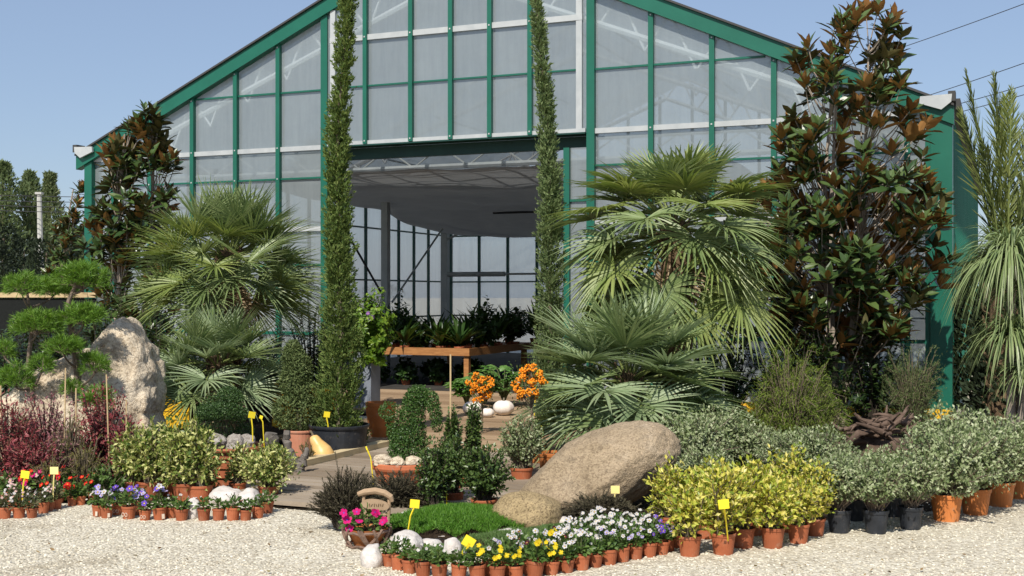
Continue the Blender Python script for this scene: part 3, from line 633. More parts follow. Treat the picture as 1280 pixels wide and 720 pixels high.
# ---------------------------------------------------------------- palms
def fan_frond(rg, az, pitch, pet, R, nseg=34, cup=0.0, mat=None, spread=2.5, tilt=.25, droop=.25, root=(0, 0, 0), segw=.03, stiff=.4, dead=False):
    m = MB(); root = np.array(root, float)
    d0 = np.array([math.cos(az)*math.cos(pitch), math.sin(az)*math.cos(pitch), math.sin(pitch)])
    P1 = root + d0*pet*.6; P2 = root + d0*pet + np.array([math.cos(az)*.06, math.sin(az)*.06, -.22])*pet*max(.15, math.cos(pitch))
    cv = bez(root, P1, P2, 6); tube(m, cv, np.linspace(.014, .008, 6), 5, mat=1)
    e1 = unit(cv[-1]-cv[-2]); e2 = unit(np.cross(e1, Z3) + rg.normal(size=3)*.06); nn = np.cross(e2, e1)
    e1 = unit(e1*math.cos(tilt) - nn*math.sin(tilt)); nn = np.cross(e2, e1)
    H = cv[-1]; a = np.linspace(-spread, spread, nseg) + rg.normal(size=nseg)*.02
    ln = R*(1 - .28*(np.abs(a)/spread)**2.5)*rg.uniform(.88, 1.06, nseg)
    K = 6; s = np.linspace(.05, 1, K)
    dirs = unit(np.cos(a)[:, None]*e1 + np.sin(a)[:, None]*e2 + nn*(.10+.12*np.cos(a)+cup*np.abs(np.sin(a)))[:, None] + rg.normal(size=(nseg, 3))*.03)
    dr = droop*rg.uniform(.5, 1.6, nseg)
    C = H + dirs[:, None, :]*(ln[:, None]*s[None, :])[..., None] - Z3*(dr[:, None]*ln[:, None]*np.maximum(s[None]-stiff, 0)**1.8*1.6)[..., None]
    wid = segw*np.array([.55, 1.0, 1.0, .72, .4, .04])
    side = unit(np.cross(dirs, np.broadcast_to(nn, dirs.shape)))
    Lf = C + side[:, None, :]*wid[None, :, None]*.5 + nn*(wid*.32)[None, :, None]
    Rt = C - side[:, None, :]*wid[None, :, None]*.5 + nn*(wid*.32)[None, :, None]
    V = np.stack([Lf, C, Rt], 2).reshape(-1, 3)
    i = (np.arange(nseg)[:, None, None]*K + np.arange(K-1)[None, :, None])*3
    Q = np.concatenate([(i + np.array([0, 1, 4, 3])).reshape(-1, 4), (i + np.array([1, 2, 5, 4])).reshape(-1, 4)])
    m.add(V, Q=Q, mat=0); return m
def palm(name, label, loc, h, n, pet, R, mats, trunk_r=.12, seed=0, pmin=-.7, pmax=1.35, ntop=.05, lean=(0, 0), dead=4, droop=.3, group=None, azb=None, tilt=.3, nseg=34, segw=.03, cup=0.0, bias=.85):
    rg = np.random.default_rng(seed); t = thing(name, label, 'palm', loc, 0, group)
    top = np.array([lean[0], lean[1], h]); m = MB()
    cv = bez((0, 0, 0), (lean[0]*.3, lean[1]*.3, h*.5), top, 9); tube(m, cv, np.linspace(trunk_r*1.1, trunk_r*.8, 9)*rg.uniform(.92, 1.08, 9), 12)
    for k in range(int(80*h/1.2)+20):                    # cut leaf bases wrapped in fibre
        f = rg.uniform(.03, 1); c = bez((0, 0, 0), (lean[0]*.3, lean[1]*.3, h*.5), top, 30)[int(f*29)]; a = k*2.4
        o = np.array([math.cos(a), math.sin(a), 0]); tube(m, [c+o*trunk_r*.8, c+o*trunk_r*1.2+Z3*.05, c+o*trunk_r*1.3+Z3*.13], [.022, .016, .007], 4)
    m.build('trunk', M['palm_fibre'], t)
    for k in range(n):
        f = (k+.5)/n; pitch = pmax + (pmin-pmax)*f**bias + rg.uniform(-.12, .12)
        az = k*2.39996 + rg.uniform(-.25, .25) if azb is None else rg.uniform(*azb)
        mm = mats[min(len(mats)-1, int(rg.integers(0, len(mats))))]
        fan_frond(rg, az, pitch, pet*rg.uniform(.75, 1.15)*(.75+.35*min(1, f*2)), R*rg.uniform(.85, 1.08)*(.8+.25*min(1, f*2.5)), nseg, droop=droop*(.6+.9*f), tilt=tilt*(.3+1.2*f),
                  root=top + np.array([math.cos(az), math.sin(az), 0])*.05 - Z3*.22*f*rg.uniform(.5, 1.2), segw=segw, cup=cup*rg.uniform(.4, 1.4)).build('frond', [mm, M['petiole']], t)
    for k in range(dead):
        az = rg.uniform(0, 6.28)
        fan_frond(rg, az, rg.uniform(-1.25, -.9), pet*.55, R*.7, 22, droop=.5, tilt=.5, root=top - Z3*rg.uniform(.2, .35), segw=.022).build('dry_frond', [M['palm_dead'], M['palm_dead']], t)
    return t
pl = AT(285, 375, 13.6)
palm('fan_palm', 'tall green fan palm with full round crown between left magnolia and spiky left column tree', (pl[0], 13.6), 2.12, 64, .55, .60, [M['palm'], M['palm'], M['palm_yel']], .12, 21, pmin=-.7, pmax=1.4, dead=9, nseg=44, segw=.021, droop=.12, tilt=.12, cup=.55)
pl = AT(272, 500, 12.6)
palm('fan_palm', 'short fan palm right under the tall left one, behind the clipped bush', (pl[0], 12.6), .95, 36, .38, .50, [M['palm'], M['palm_blue']], .09, 22, pmin=-.55, dead=7, nseg=38, segw=.02, droop=.12, tilt=.12, cup=.5)
pr = AT(842, 400, 13.0)
palm('fan_palm', 'tallest fan palm, shaggy brown trunk and drooping yellow green fans, behind the big boulder', (pr[0], 13.0), 2.42, 60, .76, .64, [M['palm'], M['palm_yel'], M['palm_yel']], .15, 32, pmin=-.95, pmax=1.15, bias=1.25, dead=3, tilt=.3, nseg=40, segw=.034, droop=.22, cup=.15)
pr = AT(788, 500, 11.2)
palm('fan_palm', 'low blue green fan palm with wide stiff fans spreading over the big boulder', (pr[0], 11.3), .88, 54, .54, .60, [M['palm_blue'], M['palm_blue'], M['palm']], .11, 41, pmin=-.55, pmax=1.25, bias=1.05, dead=1, nseg=36, segw=.03, droop=.10, tilt=.15, cup=.25)

# ---------------------------------------------------------------- slim column trees
def column_tree(name, label, loc, cv, rads, n, mats, seed, pot=None, group='slim column trees flanking the doorway'):
    """foliage hugging a curved axis: cv = axis points, rads = radius at each"""
    rg = np.random.default_rng(seed); t = thing(name, label, 'conifer', loc, 0, group)
    cv = np.asarray(cv, float); rads = np.asarray(rads, float)
    m = MB(); tube(m, cv, np.interp(np.linspace(0, 1, len(cv)), [0, 1], [.03, .008]), 7); m.build('trunk', M['bark'], t)
    z = cv[:, 2]; ns = n//20; zs = z[0] + (z[-1]-z[0])*rg.uniform(-.02, 1, ns); w = np.interp(zs, z, rads); keep = rg.uniform(0, rads.max(), ns) < w + .06; zs, w = zs[keep], w[keep]; ns = len(zs)
    th = rg.uniform(0, 2*PI, ns); o = np.stack([np.cos(th), np.sin(th), 0*th], 1)
    w = w*(1 + .12*np.sin(th*3+zs*7) + .12*np.sin(th*5-zs*17) + .10*np.sin(zs*2.3+seed) + .08*np.sin(zs*31+th*4))
    ln = rg.uniform(.10, .24, ns)*np.clip(w/.14, .5, 1.2); upw = rg.uniform(.7, 1.7, ns)[:, None]; dv = unit(o + Z3*upw + rg.normal(size=(ns, 3))*.18)
    tip = w*rg.uniform(.55, 1.06, ns)**.6; A = np.stack([np.interp(zs, z, cv[:, 0]), np.interp(zs, z, cv[:, 1]), zs], 1); tipP = A + o*tip[:, None]
    k = 22; f = rg.uniform(0, 1, (ns, k)); P = tipP[:, None] - dv[:, None]*(ln[:, None]*f)[..., None] + rg.normal(size=(ns, k, 3))*.008; D = unit(dv[:, None]*1.1 + rg.normal(size=(ns, k, 3))*.42)
    P, D = P.reshape(-1, 3), D.reshape(-1, 3); q = len(P); N = unit(np.repeat(o, k, 0) + rg.normal(size=(q, 3))*.5)
    m = MB(); leaves(m, P, D, N, rg.uniform(.025, .055, q), rg.uniform(.011, .021, q), fold=.5)
    m.build('foliage', mats, t); return t
def pot_mesh(r, h, taper=.72, rim=.16, n=28, thick=.06):
    """plant pot with a rolled rim, filled with soil"""
    m = MB(); ri = r*(1-thick)
    lathe(m, [(0, 0), (r*taper, 0), (r*(taper+(.95-taper)*.9), h*(1-rim)), (r*.985, h*(1-rim)+.002), (r, h*(1-rim*.5)), (r, h-.003), (r*.985, h), (ri, h), (ri*.98, h*.9), (0, h*.92)], n, mats=[0]*8+[1])
    return m
x, y = G(420, 573); yc = 11.9
c = column_tree('column_tree', 'taller slim column tree growing in a big round black tub left of the doorway', ((424-640)/1500*yc, yc, 0),
    [(0, 0, .28), (.02, 0, 1.2), (-.01, 0, 2.2), (-.02, 0, 3.2), (.05, 0, 4.0), (.09, 0, 4.7), (.11, 0, 5.4)], [.22, .22, .15, .11, .10, .095, .02], 40000, M['cypress'], 51)
pot_mesh(.30, .33, .86, .1, 40, .04).build('pot', [M['black_plastic'], M['soil']], c)
yc = 13.4
column_tree('column_tree', 'thinner paler column tree leaning left at the top, right of the doorway', ((687-640)/1500*yc, yc, 0),
    [(0, 0, .05), (0, 0, 1.0), (.01, 0, 2.0), (.0, 0, 3.0), (-.05, 0, 3.8), (-.13, 0, 4.7), (-.18, 0, 5.15)], [.20, .20, .155, .12, .10, .08, .03], 34000, M['cypress_pale'], 52)

# ---------------------------------------------------------------- big leaved magnolias
def magnolia(name, label, loc, prof, n, seed, trunk_r=.07, stems=3, L=(.13, .19), brown=.6, group=None, cat='tree', per=(8, 12), top_thin=2.0):
    rg = np.random.default_rng(seed); t = thing(name, label, cat, loc, 0, group)
    prof = np.asarray(prof, float); z = prof[:, 0]; zs = np.linspace(z[0], z[-1], 200); wd = np.interp(zs, z, prof[:, 1]); cum = np.cumsum(wd**.9*np.where(zs > z[-1]*top_thin, .5, 1)); cum /= cum[-1]
    zr = np.interp(rg.uniform(0, 1, n), cum, zs); w = np.interp(zr, z, prof[:, 1]); sh = np.interp(zr, z, prof[:, 2]); th = rg.uniform(0, 2*PI, n)
    q = w*np.sqrt(rg.uniform(.12, 1.0, n))*(1+.15*np.sin(th*3+zr*4)); E = np.stack([sh+np.cos(th)*q, np.sin(th)*q*.85, zr], 1)
    nc = max(12, n//7); ci = rg.integers(0, n, nc); near = ci[np.argmin(np.linalg.norm(E[:, None]-E[ci][None], axis=2), axis=1)]; E = E*.78 + E[near]*.22   # boughs, with gaps between
    H = z[-1]; wood = MB(); axes = []
    for k in range(stems):
        a = k*2*PI/stems + rg.uniform(0, 1); top = np.array([np.interp(H*.9, z, prof[:, 2]) + math.cos(a)*.22, math.sin(a)*.2, H*rg.uniform(.82, .97)])
        ax = bez((0, 0, 0), (math.cos(a)*.35, math.sin(a)*.3, H*.4), top, 14); axes.append(ax); tube(wood, ax, np.linspace(trunk_r*(1 if k == 0 else .7), .012, 14), 7)
    axes_all = np.concatenate(axes); AX = []
    for e in E:
        tgt = e - np.array([0, 0, .25+.55*np.linalg.norm(e[:2]-[np.interp(e[2], z, prof[:, 2]), 0])]); tgt[2] = max(tgt[2], .25)
        d = np.linalg.norm(axes_all-tgt, axis=1) + rg.uniform(0, .12, len(axes_all)); b = axes_all[int(np.argmin(d))]
        mid = b*.45 + e*.55 - Z3*.10 + rg.normal(size=3)*.05; cv = bez(b, mid, e, 5); tube(wood, cv, np.linspace(.009, .005, 5), 4); AX.append(unit(unit(cv[-1]-cv[-2]) + Z3*.55 + rg.normal(size=3)*.25))
    wood.build('trunk', M['bark_pale'], t); AX = np.array(AX)
    P, D, N, LL, old = [], [], [], [], []
    for e, ax in zip(E, AX):
        k = int(rg.integers(*per)); i = np.arange(k); a = i*2.4 + rg.uniform(0, 6); bz = rg.uniform() < brown; sp = np.radians(20+70*(i/k)**.8)*rg.uniform(.85, 1.2, k)*(.72 if bz else 1)
        u, v = frame_of(ax); rad = np.cos(a)[:, None]*u + np.sin(a)[:, None]*v
        d = unit(ax*np.cos(sp)[:, None] + rad*np.sin(sp)[:, None]); P.append(e - ax*(.10*i/k)[:, None]); D.append(d)
        N.append(ax - d*(d@ax)[:, None] + rg.normal(size=(k, 3))*.15); LL.append(rg.uniform(*L, k)*(.75+.4*(i/k))); old.append(np.full(k, bz))
    P, D, N, LL, old = map(np.concatenate, (P, D, N, LL, old)); m = MB()
    for flag, um in ((True, 1), (False, 2)):
        s = old == flag
        if s.any(): leaves8(m, P[s], D[s], N[s], LL[s], LL[s]*.40, mat=0, fold=.22, droop=.10, under=um, gap=.0025)
    m.build('crown', [M['mag_top'], M['mag_under'], M['mag_under_green']], t); return t
magnolia('magnolia', 'tall magnolia with glossy leaves, rusty undersides and bare forked stems at the right corner', (3.98, 14.55, 0),
    [(.9, .6, -.1), (1.2, 1.1, -.08), (2.0, 1.25, .0), (2.7, 1.2, .03), (3.5, 1.05, .0), (4.0, .85, .05), (4.5, .68, .12), (4.85, .50, .22), (5.12, .30, .33)], 470, 61, .055, 4, brown=.6, L=(.19, .28), top_thin=.6)
magnolia('magnolia', 'dark narrow magnolia against the left corner of the greenhouse', (-5.65, 17.8, 0),
    [(.4, .55, .1), (1.2, .62, .05), (2.2, .66, .0), (3.0, .62, .05), (3.6, .55, .1), (4.1, .38, .1), (4.5, .22, .12)], 280, 62, .06, 2, L=(.18, .27), brown=.28)
magnolia('magnolia', 'smaller olive magnolia peeking out beyond the left corner post', (-8.85, 24.0, 0),
    [(.5, .7, .2), (1.5, .8, .15), (2.6, .7, .2), (3.4, .4, .3), (3.9, .15, .35)], 230, 63, .06, 2, L=(.16, .24), brown=.45)

# ---------------------------------------------------------------- feather palm and grass-leaved trees at the right edge
def feather_palm(label, loc, h, specs, seed):
    rg = np.random.default_rng(seed); t = thing('feather_palm', label, 'palm', loc); m = MB()
    tube(m, [(0, 0, 0), (0, 0, h*.5), (0, 0, h)], [.24, .22, .2], 12)
    for k in range(70):
        a = k*2.4; z = rg.uniform(.1, h); o = np.array([math.cos(a), math.sin(a), 0]); tube(m, [o*.18+Z3*z, o*.27+Z3*(z+.06), o*.29+Z3*(z+.16)], [.03, .022, .01], 4)
    m.build('trunk', M['palm_fibre'], t)
    for dx, dy, H in specs:
        f = MB(); top = np.array([dx, dy, H]); cv = bez((dx*.1, dy*.1, h), (dx*.55, dy*.55, h+(H-h)*.65), top, 14); tube(f, cv, np.linspace(.022, .005, 14), 5, mat=1)
        k = 170; tt = np.linspace(.12, .995, k); side = np.where(np.arange(k) % 2 == 0, 1.0, -1.0)
        P = np.stack([np.interp(tt, np.linspace(0, 1, 14), cv[:, i]) for i in range(3)], 1); T = unit(np.gradient(P, axis=0))
        hz = unit(np.cross(T, unit(np.array([dx, dy+.3, .2])))); hz = unit(hz + rg.normal(size=hz.shape)*.25)
        D = unit(T*rg.uniform(.75, 1.15, k)[:, None] + hz*side[:, None]*rg.uniform(.35, .75, k)[:, None] + rg.normal(size=(k, 3))*.08)
        Ln = .40*np.sin(np.clip(tt*1.05, 0, 1)*PI*.86+.18)*rg.uniform(.85, 1.1, k)
        leaves8(f, P, D, np.cross(D, hz)+rg.normal(size=(k, 3))*.2, Ln, .019, fold=.5, droop=.08); f.build('frond', [M['phoenix'], M['petiole']], t)
    return t
fp = AT(1258, 330, 15.2)
feather_palm('upright feathery palm with tied stiff fronds at the right edge beside the green side wall', (fp[0], 15.2), 1.7,
    [(-.55, -.1, 4.42), (-.30, -.35, 4.35), (-.02, -.2, 4.18), (.35, -.15, 4.1), (.55, .2, 4.35), (-.45, .35, 4.0), (.15, .4, 4.2), (.2, -.5, 3.7), (-.5, -.5, 3.5)], 71)
def grass_tree(label, loc, heads, seed):
    rg = np.random.default_rng(seed); t = thing('grass_tree', label, 'tree', loc, 0, 'grass leaved trees at the right edge'); m = MB()
    for hx, hy, hz, n, Lm in heads:
        c = np.array([hx, hy, hz]); tube(m, bez((hx*.35, hy*.3, 0), (hx*.4, hy*.4, hz*.5), c, 7), [.075, .055, .045, .04, .04, .05, .06], 8)
    m.build('trunk', M['bark_pale'], t)
    for hx, hy, hz, n, Lm in heads:
        l = MB(); c = np.array([hx, hy, hz]); d = rdirs(n, rg, -.15, 1.0); Ls = Lm*rg.uniform(.65, 1.1, n); K = 7; s = np.linspace(0, 1, K)
        out = d.copy(); out[:, 2] = 0; out = unit(out+1e-6)
        C = c + d[:, None]*.04 + (d[:, None]*(Ls[:, None]*s*(1-.35*s))[..., None]) + out[:, None]*(.18*Ls[:, None]*s**2)[..., None] - Z3*(.95*Ls[:, None]*s**2.3*rg.uniform(.2, 1.15, n)[:, None])[..., None]
        sd_ = unit(np.cross(d, Z3)+rg.normal(size=d.shape)*.2); wd = .017*np.array([.7, 1, 1, .9, .75, .5, .08])
        V = np.stack([C+sd_[:, None]*wd[None, :, None]*.5, C-sd_[:, None]*wd[None, :, None]*.5], 2).reshape(-1, 3)
        i = (np.arange(n)[:, None]*K+np.arange(K-1)[None])[..., None]*2; l.add(V, Q=(i+np.array([0, 1, 3, 2])).reshape(-1, 4)); l.build('leaves', M['nolina'], t)
    return t
gt = AT(1264, 330, 12.0)
grass_tree('pale tree of long drooping grass-like leaves standing at the right edge', (gt[0], 12.0), [(.0, 0, 2.0, 640, .82), (.30, .15, 1.75, 420, .74), (-.05, -.1, 1.22, 320, .6), (.28, -.1, 1.1, 260, .55), (.1, -.2, .85, 200, .5)], 72)

# ---------------------------------------------------------------- far trees, pole, cables
def far_tree(label, x, y, h, r, n, mat, seed, group='poplars far off on the left'):
    rg = np.random.default_rng(seed); t = thing('poplar', label, 'tree', (x, y, 0), 0, group); m = MB()
    tube(m, [(0, 0, 0), (.05, 0, h*.5), (0, 0, h*.97)], [.16, .09, .02], 7)
    z = h*(.10+.88*rg.uniform(0, 1, n)**.85); w = r*np.sin(np.clip((z/h)**.75, 0, 1)*PI*.93+.14)**.7*(1+.28*np.sin(z*2.3+seed)); th = rg.uniform(0, 6.28, n)
    q = w*rg.uniform(.1, 1, n)**.55*(1+.25*np.sin(th*3+z*1.7)); P = np.stack([np.cos(th)*q, np.sin(th)*q, z], 1)
    for k in range(26): i = int(rg.integers(0, n)); tube(m, bez((0, 0, z[i]*.75), P[i]*[.5, .5, .9], P[i], 4), [.03, .02, .015, .008], 4)
    m.build('trunk', M['bark'], t); c = MB(); o = np.stack([np.cos(th), np.sin(th), 0*th], 1)
    leaves(c, P, unit(o*.5+Z3*.8+rg.normal(size=(n, 3))*.5), unit(o+rg.normal(size=(n, 3))*.6), rg.uniform(.14, .30, n), rg.uniform(.07, .13, n), fold=.3); c.build('crown', mat, t); return t
for i, (px, ty, Y, r, mt, lb) in enumerate([(3, 200, 58, 1.0, 'poplar', 'poplar cut by the left edge of the picture, far off'), (37, 212, 60, .95, 'poplar', 'middle poplar of the far three, just behind the concrete pole'),
        (62, 214, 63, .85, 'poplar_pale', 'pale poplar right of the concrete pole, far off')]):
    p = AT(px, ty, Y); far_tree(lb, p[0], Y, p[2], r, 5200, M[mt], 80+i)
p = AT(92, 262, 40); far_tree('low round olive tree far off, between the poplars and the greenhouse', p[0], 40, p[2]-.6, .9, 3000, M['poplar_pale'], 86)
for i in range(9):
    x = -38+i*3.4; far_tree('dark bushy tree in the low line of trees at the far field edge', x, 90+(i*37 % 11), 2.6+(i*29 % 7)*.22, 1.9, 900, M['hedge'], 90+i, 'trees along the far field edge')
p0 = AT(53, 400, 45); p1 = AT(49, 243, 45)
t = thing('utility_pole', 'slim grey concrete pole standing before the poplars on the left', 'pole', (p0[0], 45, 0))
m = MB(); tube(m, [(0, 0, 0), (p1[0]-p0[0], 0, p1[2])], [.14, .09], 8); m.build('shaft', M['pole_concrete'], t)
m = MB(); boxx(m, p1[0]-p0[0]-.12, p1[0]-p0[0]+.12, -.12, .12, p1[2], p1[2]+.08); m.build('cap', M['pole_concrete'], t)
def cable(label, a, b, sag, r, group):
    c = (np.array(a)+np.array(b))/2 - Z3*sag*2; m = MB(); tube(m, bez(a, c, b, 24), r, 5); tag(m.build('power_cable', M['cable']), label, 'cable', group)
for i, (y0, y1) in enumerate(((243, 243), (250, 249), (256, 256), (262, 263))):
    a = AT(-80, y0-2, 46); b = AT(330, y1+2, 40); cable(['top', 'second', 'third', 'lowest'][i]+' of the thin cables running behind the left corner post', a, b, .1, .013, 'cables behind the left corner')
for i, (x0, y0, x1, y1) in enumerate(((1000, 100, 1330, -14), (1040, 155, 1330, 61), (1060, 163, 1330, 92), (1060, 172, 1330, 104))):
    cable(['topmost cable crossing the sky at upper right', 'second cable from the top in the sky at right', 'third cable from the top in the sky at right', 'lowest cable crossing the sky at right'][i],
          AT(x0, y0, 52), AT(x1, y1, 36), .1, .014, 'cables across the sky at right')
# ---------------------------------------------------------------- potted shrubs: pot > (soil in it), stems, foliage
def bush(label, X, Y, name='potted_shrub', cat='potted plant', pot=None, rgseed=0, r=(.2, .2, .2), zc=.35, n=60, per=26, L=(.025, .04), W=.5, mat=None, up=.3, t0=.3, a=.6, b=1.0, group=None,
         potmat='terracotta', zmin=-.35, stem='twig', big=False, lump=.18, z0=None, build=True, rim=.16, taper=.74, rz=0.0, c=(0, 0), srad=.0045, fold=.35, jit=0.0, fill=0):
    rg = np.random.default_rng(rgseed); t = thing(name, label, cat, (X, Y, 0), rz, group)
    if pot: pot_mesh(pot[0], pot[1], taper, rim).build('pot', [M[potmat], M['soil']], t, smooth=False); zz = pot[1]*.92
    else: zz = .0
    if z0 is not None: zz = z0
    P, D, N, cv = shoot_bush(rg, n, r, zc, zz, per, .04 if pot is None else pot[0]*.5, up, t0, a, b, zmin, lump, jit, c)
    if fill:
        P2, D2, N2 = shell(rg, fill, (c[0], c[1], zc), np.array(r)*.97, .75, .7, .75, .45)
        P2 = P2 + rg.normal(size=(fill, 3))*np.array(r)*.07; dd = (P2-[c[0], c[1], zc])/np.array(r); lp = 1+lump*.9*np.sin(dd[:, 0]*5+rgseed)*np.cos(dd[:, 1]*4+dd[:, 2]*4+rgseed*.7)
        P2 = (P2-[c[0], c[1], zc])*lp[:, None]+[c[0], c[1], zc]; k2 = P2[:, 2] > zz-.02; P = np.concatenate([P, P2[k2]]); D = np.concatenate([D, D2[k2]]); N = np.concatenate([N, (N2*.6+Z3*.5+rg.normal(size=N2.shape)*.35)[k2]])
    m = MB(); LL = rg.uniform(*L, len(P)); (leaves8 if big else leaves)(m, P, D, N, LL, LL*W, fold=fold); m.build('foliage', mat, t)
    s = MB(); [tube(s, k, [srad*1.6, srad*1.3, srad, srad*.6], 4, cap=False) for k in cv]; s.build('stems', M[stem], t); return t

# golden shrubs in terracotta pots, front right
gold = [bush('', 0, 0, pot=(.076, .125), rgseed=100+i, r=(.145+.012*(i % 2), .145, .165+.03*((i*2) % 3)), zc=.27+.025*((i*2) % 3), n=46, per=22, L=(.026, .044), W=.5, mat=M['euon_gold'], up=.5, a=.9, b=.8, zmin=-.75, lump=.3, fill=620) for i in range(4)]
GK = Kind(gold)
gspec = [((862, 694), 1.0, 'golden leaved shrub in a terracotta pot with a thin yellow strip, beside the pansy bed'),
         ((904, 692), 1.06, 'golden leaved shrub in the terracotta pot that carries the yellow price tag'),
         ((951-22, 684), 1.02, 'golden leaved shrub in a pale pot just right of the price tag'),
         ((966, 684), 1.04, 'golden leaved shrub in a terracotta pot right of the gap in the golden row'),
         ((998, 678), .98, 'golden leaved shrub in a terracotta pot, second from the right end of the golden row'),
         ((1019, 669), .92, 'golden leaved shrub in a pale pot at the right end of the golden row'),
         ((838, 668), .98, 'golden leaved shrub leaning over the pansies at the left end of the golden row'),
         ((884, 672), 1.12, 'golden leaved shrub behind the gap between the two leftmost front pots'),
         ((940, 668), 1.15, 'tallest golden leaved shrub, behind the pale pot in the golden row'),
         ((985, 664), 1.05, 'golden leaved shrub at the back of the golden row near the black pots')]
for i, (p, s, lb) in enumerate(gspec): GK.place(i, G(*p), i*1.3, s, lb, 'golden shrubs in terracotta pots')

# grey green shrubs on short stems, black pots and big terracotta pots
pk = dict(mat=M['pitto'], up=.35, a=.45, b=1.0, stem='bark', lump=.16)
blackp = [bush('', 0, 0, pot=(.085, .155), rgseed=120+i, r=(.25, .25, .155), zc=.37, n=62, per=34, L=(.022, .036), W=.55, potmat='black_plastic', zmin=-.6, srad=.004, fill=1200, **pk) for i in range(3)]
BK = Kind(blackp)
for i, (p, s, lb) in enumerate([((1049, 665), 1.0, 'grey green shrub in a black pot nearest the golden row'), ((1095, 666), 1.02, 'grey green shrub in the middle black pot with a yellow stake'),
        ((1138, 661), 1.0, 'grey green shrub in a black pot next to the first big terracotta pot'), ((1068, 650), .98, 'grey green shrub in a black pot set back between the first two black pots'), ((1114, 645), .95, 'grey green shrub in a black pot set back behind the middle black pot')]):
    BK.place(i, G(*p), i*1.7, s, lb, 'grey green shrubs in black pots')
bigp = [bush('', 0, 0, pot=(.115, .19), rgseed=130+i, r=(.34, .34, .245), zc=.42, n=110, per=40, L=(.024, .04), W=.55, potmat='terracotta_orange', zmin=-.7, fill=2300, **pk) for i in range(3)]
PK = Kind(bigp)
for i, (p, s, lb) in enumerate([((1183, 650), 1.0, 'large grey green dome shrub in the frontmost big terracotta pot'), ((1219, 642), 1.0, 'large grey green shrub in a shaded terracotta pot, second of the big pots'),
        ((1250, 632), .98, 'large grey green shrub in the third big terracotta pot, by the picture edge'), ((1272, 622), .98, 'large grey green shrub in the farthest big terracotta pot, cut by the edge'), ((1195, 612), 1.05, 'large grey green shrub standing behind the frontmost big pot')]):
    PK.place(i, G(*p), i*2.1, s, lb, 'grey green shrubs in big terracotta pots')
for i, ((px, py), lb, s) in enumerate([((865, 610), 'grey green mound of shrub right behind the upper end of the big boulder', 1.12), ((900, 600), 'grey green shrub behind the golden row, second from the boulder', 1.12), ((942, 603), 'grey green shrub below the feathery juniper', .9),
        ((985, 618), 'low grey green shrub directly behind the golden row', .92), ((1022, 622), 'grey green shrub behind the right end of the golden row', 1.0), ((880, 640), 'low grey green shrub filling the gap beside the boulder', .85)]):
    PK.place(i, G(px, py), i*1.1+.4, s*.86, lb, 'grey green shrubs behind the golden row')

# green and cream shrubs at left
eg = [bush('', 0, 0, pot=(.088, .13), rgseed=140+i, r=(.15, .15, .23), zc=.31, n=44, per=26, L=(.03, .048), W=.45, mat=M['euon_green'], up=.6, a=.95, b=.75, zmin=-.7, lump=.2, fill=750) for i in range(3)]
EK = Kind(eg)
for i, (p, s, lb) in enumerate([((165, 622), 1.05, 'cream edged green shrub at the left end of its row beside the red leaved shrubs'), ((188, 624), 1.1, 'cream edged shrub second from the left in the row behind the violet pansies'),
        ((213, 620), 1.12, 'cream edged shrub in the middle of the row behind the pansy pots'), ((232, 628), 1.2, 'tallest cream edged shrub, in a terracotta pot left of the white rocks'), ((251, 629), 1.1, 'cream edged shrub in a terracotta pot touching the white rocks')]):
    EK.place(i, G(*p), i*1.3, s, lb, 'cream edged shrubs in a row')
bush('cream edged round shrub in a terracotta pot beside the walkway', *G(336, 626), pot=(.085, .12), rgseed=150, r=(.22, .22, .17), zc=.27, n=62, per=28, L=(.03, .046), W=.45, mat=M['euon_green'], up=.4, a=.8, b=.8, zmin=-.7, fill=1300)
bush('small upright cream edged shrub between the white rocks and the round one', *G(297, 620), pot=(.07, .11), rgseed=151, r=(.10, .10, .17), zc=.25, n=30, per=22, L=(.028, .042), W=.45, mat=M['euon_green'], up=.5, a=.9, b=.7, zmin=-.6, fill=350)

# dark glossy shrubs in front of the topiary
hk = dict(mat=M['holly'], L=(.024, .04), W=.55, up=.45, a=.7, b=.9, stem='twig_dark', fill=1000)
bush('dark glossy shrub in a terracotta pot at the back edge of the lawn', *G(605, 645), pot=(.098, .125), rgseed=160, r=(.18, .18, .20), zc=.31, n=90, per=30, zmin=-.5, **hk)
bush('dark glossy shrub in a half hidden terracotta pot, left of the frontmost one', *G(566, 634), pot=(.09, .12), rgseed=161, r=(.13, .13, .20), zc=.33, n=70, per=28, zmin=-.4, **hk)
bush('loose dark shrub with yellow stakes in a low brown pot, beside the heather', *G(545, 646), pot=(.085, .07), rgseed=162, r=(.14, .12, .24), zc=.33, n=55, per=26, zmin=-.4, **hk)
bush('slim dark shrub trained up a tall bamboo cane behind the topiary bowl', *G(566, 618), pot=(.09, .13), rgseed=163, r=(.065, .065, .27), zc=.44, n=50, per=26, zmin=-.6, **hk)
bush('slim dark spire shrub just right of the bamboo cane', *G(592, 615), pot=(.09, .13), rgseed=164, r=(.06, .06, .27), zc=.47, n=50, per=26, zmin=-.6, **hk)
bush('leafy olive shrub in front of the right orange berry bush', *G(652, 606), pot=(.10, .15), rgseed=165, r=(.19, .17, .22), zc=.36, n=70, per=28, mat=M['pitto'], L=(.024, .038), W=.5, up=.5, a=.7, b=.9, zmin=-.4, fill=1200)
tb = MB(); tube(tb, [(0, 0, .05), (0, 0, 1.13)], .007, 6); o = tb.build('bamboo_cane', M['bamboo']); X, Y = G(563, 619); o.location = (X, Y+.02, 0); tag(o, 'tall bare bamboo cane rising above the dark shrubs near the topiary', 'cane')
